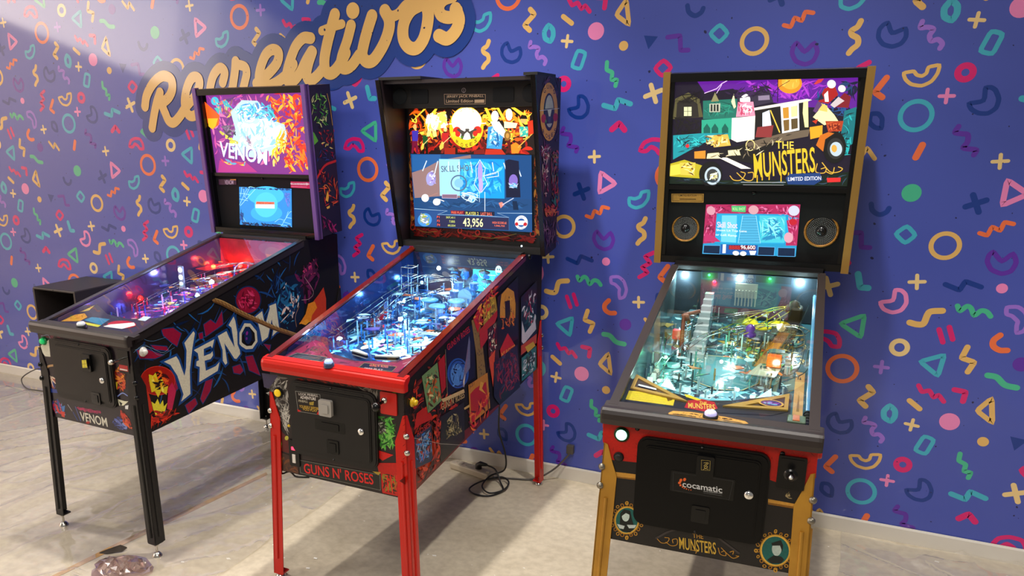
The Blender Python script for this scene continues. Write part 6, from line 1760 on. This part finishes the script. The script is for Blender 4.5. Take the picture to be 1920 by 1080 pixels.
tri_plate([(-.247, .268), (-.247, .178), (-.072, .140)], [(-.236, .243), (-.236, .188), (-.125, .164)]); tri_plate([(.198, .255), (.198, .160), (.025, .140)], [(.187, .232), (.187, .172), (.085, .158)])
pr = Print(); pr.run([['E', 'c8a050', 0, [152, 185, 186, 185, 152, 205]], ['E', '40306a', 0, [152, 185, 180, 185, 152, 201]], ['X', 'a050c0 60a0c0 202040', [12, 94, 4, 20], [130, 178, 174, 178, 174, 192, 130, 192]], ['P', 'd8e4ec', 0, [-228, 196, -170, 182, -172, 192, -228, 206]]]); pr.build('plate_picture', PRINT, ap, apframe(.925), .0065)
# shooter lane
b = MB(); b.add([(x, y, pfz(y)+.006+d) for x in (.212, .240) for y in (.12, .62) for d in (-.006, 0)], [(0, 1, 3, 2), (4, 6, 7, 5), (0, 4, 5, 1), (2, 3, 7, 6), (0, 2, 6, 4), (1, 5, 7, 3)]); b.build('shooter_lane', mat('maple', 'c89858', .35, coat=.5, noise=.4, nscale=30), pf)
pr = Print(); pr.run([['P', '8a6a40', 0, [222, 330, 230, 330, 226, 470]], ['P', '2c3038', 0, [224, 560, 230, 560, 227, 585]]]); pr.build('lane_arrow', mat('playfield_print'), pf, pfframe(.0065))
b = MB(); b.tube([(.250, .20, .93), (.250, 1.06, 1.10)], .006, 10); b.build('lit_side_tube', mat('blue_tube', '5a90b8', .15, emit='4a90c8', es=.35, coat=1), pf)
b = MB(); b.tube([(.250, .10, .915), (.250, .19, .928)], .0095, 12)
for k in range(5): b.lathe([(.0115, 0), (.0115, .006)], (.250, .11+k*.018, .917+k*.0025), (0, 1, .2), 12)
b.build('plunger_spring', BLKP, pf)
b = MB(); b.box(.198, .246, .092, .150, .918, .934, .003); gg = b.build('ball_gauge', mat('slate_green', '4a5a3c', .4), pf); b = MB(); b.box(.212, .230, .098, .145, .934, .9365, .001); b.build('gauge_window', mat('amber_window', 'a85a28', .2, emit='a85a28', es=.4), pf)
for x, c, es, pw in ((-.225, 'd0f4ff', 30, 2.2), (-.13, '30ff60', 8, .25), (-.02, 'd8f8ff', 22, 1.6), (.09, '30ff60', 8, .25), (.195, 'd0f4ff', 34, 2.6)):
    bulb(pf, x, 1.06, 1.155, .008 if es > 10 else .005, c, es, 'spot_bulb', pw*.6)
bulb(pf, -.11, 1.07, 1.128, .007, 'ff2040', 8, 'spot_bulb', .2)
for x, y, c, pw in ((-.19, .36, 'c8fff0', 1.3), (.05, .36, 'c8f4ff', 1.1), (.15, .50, 'd8ffff', .9), (-.02, .56, 'd0f8ff', .7), (-.2, .55, '80ffc0', .6), (.0, .72, 'c8ffe8', .6)):
    bulb(pf, x, y, pfz(y)+.04, .006, c, 8, 'spot_bulb', pw*.3)
b = MB(); b.box(-.205, -.175, .70, .725, pfz(.7)+.045, pfz(.7)+.08, .003); b.build('red_lens', mat('red_lens_m', 'c01830', .15, emit='c01830', es=.5), pf)
b = MB(); b.box(.12, .165, .55, .585, pfz(.56)+.04, pfz(.56)+.078, .003); b.build('orange_lens', mat('orange_lens_m', 'c85a10', .15, emit='c85a10', es=.5), pf)
st = MB(); 
for k in range(11):
    y0 = .62+k*.034; h = .006+k*.0125; st.box(-.145+k*.0015, -.085-k*.0015, y0, y0+.034, pfz(y0), pfz(y0)+h)
st.build('staircase_ramp', mat('grey_stairs', 'a8b4b8', .35), pf)
for s in (-.148, -.082):
    b = MB(); b.prism([(.62, pfz(.62)), (.99, pfz(.99)), (.99, pfz(.99)+.16), (.62, pfz(.62)+.02)], 'x', s, s+.003); b.build('stair_wall', CLEAR, pf)
b = MB(); b.tube([(-.165, .66, pfz(.66)), (-.172, .72, pfz(.7)+.13)], [.009, .006], 10); b.lathe([(.012, 0), (.016, .012), (.012, .024)], (-.178, .73, pfz(.7)+.12), (1, .1, .3), 14); b.tube([(-.165, .74, pfz(.7)+.132), (-.12, .75, pfz(.7)+.145)], .007, 10); b.build('brown_spyglass', mat('rust_brown', '6a3418', .4), pf)
# ramp with brown translucent floor on the right
b = MB(); 
def rampq(mb, pts, w, th, z):
    pass
A_ = [(.205, .92, 1.07), (.175, .78, 1.01), (.10, .60, .935)]; vs = []
for x, y, z in A_: vs += [(x-.024, y, z), (x+.024, y, z), (x-.026, y, z+.024), (x+.026, y, z+.024)]
b.add(vs, [(0, 1, 5, 4), (4, 5, 9, 8), (0, 4, 6, 2), (4, 8, 10, 6), (1, 5, 7, 3), (5, 9, 11, 7)]); b.build('amber_ramp', glass_mat('amber_plastic', 'e8cc98', .08, 1.2, .12), pf)
pr = Print(); pr.run([['P', '8a6a30', 0, [80, 600, 122, 600, 180, 800, 145, 800]], ['P', 'd8b828', 0, [112, 690, 150, 700, 158, 740, 130, 735]]]); pr.build('ramp_sticker', mat('playfield_print'), pf, lambda a, b, h: (a, b, .935+(b-.6)*.385+h), .002)
YW = mat('yellow_wire', 'c8cc50', .25, .6)
for pts, m in (([(-.205, .60, .95), (-.2, .72, .985), (-.12, .84, 1.02), (.0, .92, 1.04), (.14, .98, 1.06)], WIRE), ([(-.05, .80, 1.0), (.04, .9, 1.03), (.12, .97, 1.06), (.2, .99, 1.07)], YW), ([(-.16, .62, .96), (-.08, .74, 1.0), (.05, .82, 1.02), (.17, .84, 1.03), (.235, .80, 1.02), (.24, .66, .97), (.22, .56, .94), (.15, .50, .925)], WIRE), ([(-.215, .42, .92), (-.2, .55, .95), (-.17, .66, .98), (-.18, .8, 1.0)], WIRE), ([(0.02, .78, 1.0), (.1, .86, 1.03), (.16, .95, 1.06)], YW)):
    wire_ramp(pf, pts, m, .002, .013)
b = MB(); z = pfz(.78); b.lathe([(.020, 0), (.022, .01), (.014, .018), (.018, .03), (.010, .042), (0, .046)], (.05, .80, z+.045), (0, 0, 1), 14); b.build('purple_turret', mat('violet_toy', '5a2a90', .3, coat=.5), pf)
b = MB(); b.lathe([(.0, -.016), (.011, -.011), (.016, 0), (.011, .011), (0, .016)], (.15, .83, z+.08), (0, 0, 1), 16); b.build('white_ball', mat('white_glow', 'f0f4e0', .3, emit='f0f4e0', es=.7), pf)
b = MB(); b.box(.155, .215, .96, 1.03, pfz(1)+.03, pfz(1)+.095, .008); b.lathe([(.022, 0), (.018, .02), (0, .03)], (.185, .99, pfz(1)+.09), (0, 0, 1), 16); b.build('toy_house', mat('dark_olive', '3c3a2a', .5, noise=.8, nscale=60), pf)
b = MB(); b.box(-.03, .05, 1.055, 1.062, pfz(1)+.10, pfz(1)+.155); 
for k in range(7): b.box(-.028+k*.012, -.024+k*.012, 1.045, 1.055, pfz(1)+.07, pfz(1)+.13)
b.build('railing', mat('bone', '8a8a78', .5), pf)
plastic(pf, [(-.06, .78), (.02, .78), (.03, .98), (-.07, .98)], .075, CLEAR, 'clear_cover'); plastic(pf, [(-.245, .52), (-.18, .50), (-.17, .60), (-.23, .64)], .06, CLEAR, 'clear_cover'); plastic(pf, [(.07, .46), (.15, .45), (.17, .58), (.10, .60)], .04, mat('card_grey', '9a9a88', .4), 'plastic_cover')
pr = Print(); pr.run([['X', '205838 b8a890 704838 101818', [26, 95, 6, 40], [75, 465, 148, 455, 163, 575, 105, 592]]]); pr.build('cover_picture', mat('playfield_print'), pf, pfframe(.0435))
for s, px in ((-1, -.13), (1, .10)): plastic(pf, [(px, .31), (px+s*.05, .34), (px+s*.045, .45)], .026, mat('ice_plastic'), 'slingshot')
for x, y in ((.08, .90), (.14, .94), (.03, .94)): bumper(pf, x, y, mat('yellow_cap_m', 'c8c020', .3, emit='c8c020', es=.5), mat('bumper_skirt'))
for k in range(3): standup(pf, -.225+.004*k, .40+k*.035, mat('white_plastic')); standup(pf, .185, .60+k*.03, mat('white_plastic'))
posts(pf, 41, 90, ['a8c8c8', '60a090', 'b8c8c8', '303438', 'a08040']); rails_clutter(pf, 42, 36, ['78a4a8', '3a6068', 'b4d6d6', '8a8a50', '20382c', 'b86a38', '2a4a50', 'b0a040'])
flipper(pf, -.085, .285, radians(-22), FLW, mat('black_rubber')); flipper(pf, .085, .285, radians(202), FLW, mat('black_rubber'))
b = MB(); b.box(-.262, -.205, 1.118, 1.124, 1.172, 1.178); b.build('red_tab', mat('red_plate'), M)

# ================================================================== black open box standing behind the black-legged machine
x0, x1, y0, y1, zb_, zt_ = .40, .768, -.402, -.001, .47, .787; th = .014; bx = MB()
bx.box(x0, x0+th, y0, y1, zb_, zt_-.01); bx.box(x1-th, x1, y0, y1, zb_, zt_-.01); bx.rbox(x0-.001, x1+.001, y0-.001, y1, zt_-.016, zt_, .007); bx.box(x0+th, x1-th, y0, y1, zb_, zb_+th); bx.box(x0+th, x1-th, y1-.010, y1, zb_+th, zt_-.016)
o = bx.build('wall_box', mat('black_laminate', '2c2626', .5)); tag(o, 'black open-fronted box on the wall behind the black-legged machine', 'box')
s = MB(); s.lathe([(.004, 0), (.003, .002)], ((x0+x1)/2, y0-.001, zt_-.008), (0, -1, 0), 8); s.build('screw', BLACKG, o)

# ================================================================== cables, socket strip and floor litter
CAB = mat('black_cable', '121212', .4); GRC = mat('grey_cable', '4a4440', .45)
st_ = MB(); ang = radians(-14)
def rotb(mb, cx, cy, L, Wd, z0, z1, bev):
    q = MB(); q.rbox(-L/2, L/2, -Wd/2, Wd/2, z0, z1, bev); mb.add([(cx+x*cos(ang)-y*sin(ang), cy+x*sin(ang)+y*cos(ang), z) for x, y, z in q.v], q.f)
sx_, sy_ = 3.235, -.150; rotb(st_, sx_, sy_, .25, .058, .001, .038, .008); strip = st_.build('socket_strip', mat('ivory_plastic', 'b8ac98', .4))
tag(strip, 'ivory plastic socket strip lying on the concrete by the skirting', 'power strip')
for k in range(3):
    q = MB(); dx = -.075+k*.06; cx, cy = sx_+dx*cos(ang), sy_+dx*sin(ang); q.lathe([(.021, 0), (.021, .002), (.019, .002), (.019, .0005)], (cx, cy, .038), (0, 0, 1), 22); q.build('socket', mat('ivory_plastic'), strip)
sw = MB(); sw.box(sx_+.095, sx_+.112, sy_-.036, sy_-.016, .037, .043); sw.build('switch', mat('ivory_plastic'), strip)
b = MB(); cx, cy = sx_+.045*cos(ang), sy_+.045*sin(ang)
b.tube([(cx, cy, .040), (cx, cy, .058), (cx+.012, cy-.004, .070), (cx+.05, cy-.008, .071)], [.017, .017, .013, .007], 12)
pth = [(cx+.045, cy-.008, .071), (cx+.10, cy-.02, .06), (3.42, -.21, .012), (3.46, -.28, .006), (3.43, -.36, .006), (3.36, -.38, .007), (3.31, -.34, .010), (3.33, -.25, .014), (3.40, -.17, .02), (3.46, -.20, .018), (3.47, -.29, .015), (3.42, -.35, .014), (3.36, -.30, .018), (3.36, -.20, .03), (3.42, -.16, .06), (3.44, -.20, .16), (3.43, -.26, .30), (3.445, -.30, .42), (3.447, -.31, .55)]
b.tube([tuple(p) for p in smooth_path([Vector(p) for p in pth], it=8)], .0042, 8)
tag(b.build('power_cord', CAB), 'black power cord with plug coiled on the floor, rising behind the red-legged machine', 'cable')
b = MB(); pth = [(3.36, -.165, .008), (3.46, -.13, .006), (3.56, -.10, .012), (3.64, -.055, .06), (3.70, -.03, .13), (3.715, -.022, .16)]
b.tube([tuple(p) for p in smooth_path([Vector(p) for p in pth], it=8)], .0048, 8); b.rbox(3.695, 3.73, -.03, -.001, .145, .19, .004); tag(b.build('supply_cable', GRC), 'grey cable running from a black wall outlet down to the socket strip', 'cable')
b = MB()
pth = [(.45, -.05, .30), (.25, -.07, .22), (.08, -.12, .16), (-.05, -.14, .13), (-.16, -.16, .07), (-.17, -.17, .03), (-.08, -.20, .0055), (.06, -.19, .0055), (.3, -.2, .0055)]
b.tube([tuple(p) for p in smooth_path([Vector(p) for p in pth], it=7)], .004, 6); tag(b.build('thin_cable', GRC), 'thin brown cable looping out from behind the black-legged machine', 'cable')
b = MB(); rnd = random.Random(3); pth = [(2.985, -1.30, .450), (2.97, -1.33, .452), (2.99, -1.36, .44), (3.03, -1.365, .458), (3.06, -1.37, .446), (3.09, -1.37, .448), (3.12, -1.365, .452)]
b.tube([tuple(p) for p in smooth_path([Vector(p) for p in pth], it=6)], .0035, 6); b.tube([(2.965, -1.34, .455), (2.95, -1.335, .445)], .008, 8); o = b.build('hanging_wire', CAB, None); tag(o, 'short kinked black wire hanging under the red-legged machine', 'cable')
# wad of crumpled clear bag, twig-like scrap
v = MB(); rnd = random.Random(5); cx, cy = 2.36, -1.62; R_ = []; n = 18; rings = 7
for j in range(rings+1):
    for i in range(n):
        a = 2*pi*i/n; r = .02+.085*(j/rings); h = .004+.030*max(0, 1-(j/rings)**1.5)*rnd.uniform(.1, 1.5) if j < rings else .003
        R_.append((cx+r*cos(a)*1.3*rnd.uniform(.78, 1.15), cy+r*sin(a)*rnd.uniform(.78, 1.15), h+.002))
v.add(R_, [(j*n+i, j*n+(i+1) % n, (j+1)*n+(i+1) % n, (j+1)*n+i) for j in range(rings) for i in range(n)]+[tuple(range(n))])
tag(v.build('crumpled_bag', glass_mat('bag_film', 'f0e0e0', .12, 2.0, .16)), 'small crumpled clear plastic bag on the floor by the tape', 'bag')
b = MB(); b.add([(2.165, -1.565, .004), (2.20, -1.555, .004), (2.245, -1.515, .006), (2.25, -1.49, .012), (2.235, -1.51, .030), (2.195, -1.540, .016)], [(0, 1, 2, 5), (2, 3, 4, 5)]); b.add([(2.168, -1.568, .0025), (2.203, -1.558, .0025), (2.248, -1.518, .004), (2.253, -1.492, .010), (2.238, -1.512, .028), (2.198, -1.543, .014)], [(0, 1, 2, 5), (2, 3, 4, 5)])
tag(b.build('torn_scrap', mat('dark_scrap', '3a3028', .7)), 'dark torn scrap curled on the tape near the floor centre', 'scrap')
# flecks of white debris
rnd = random.Random(12); b = MB()
for k in range(150):
    x = rnd.uniform(2.2, 5.8); y = rnd.uniform(-2.6, -.1); s = rnd.choice((.003, .004, .006, .012)); a = rnd.uniform(0, 6); b.add([(x+s*cos(a+t)*rnd.uniform(.6, 1.3), y+s*.6*sin(a+t), .0018) for t in (0, 1.5, 3.1, 4.6)], [(0, 1, 2, 3)])
o = b.build('floor_litter', mat('paper_white', 'e8e4dc', .6)); tag(o, 'scattered white flecks and chips littering the concrete', 'litter', kind='stuff')
# reflected bright panel needs its own placing: bottom edge slopes the way the photograph shows it
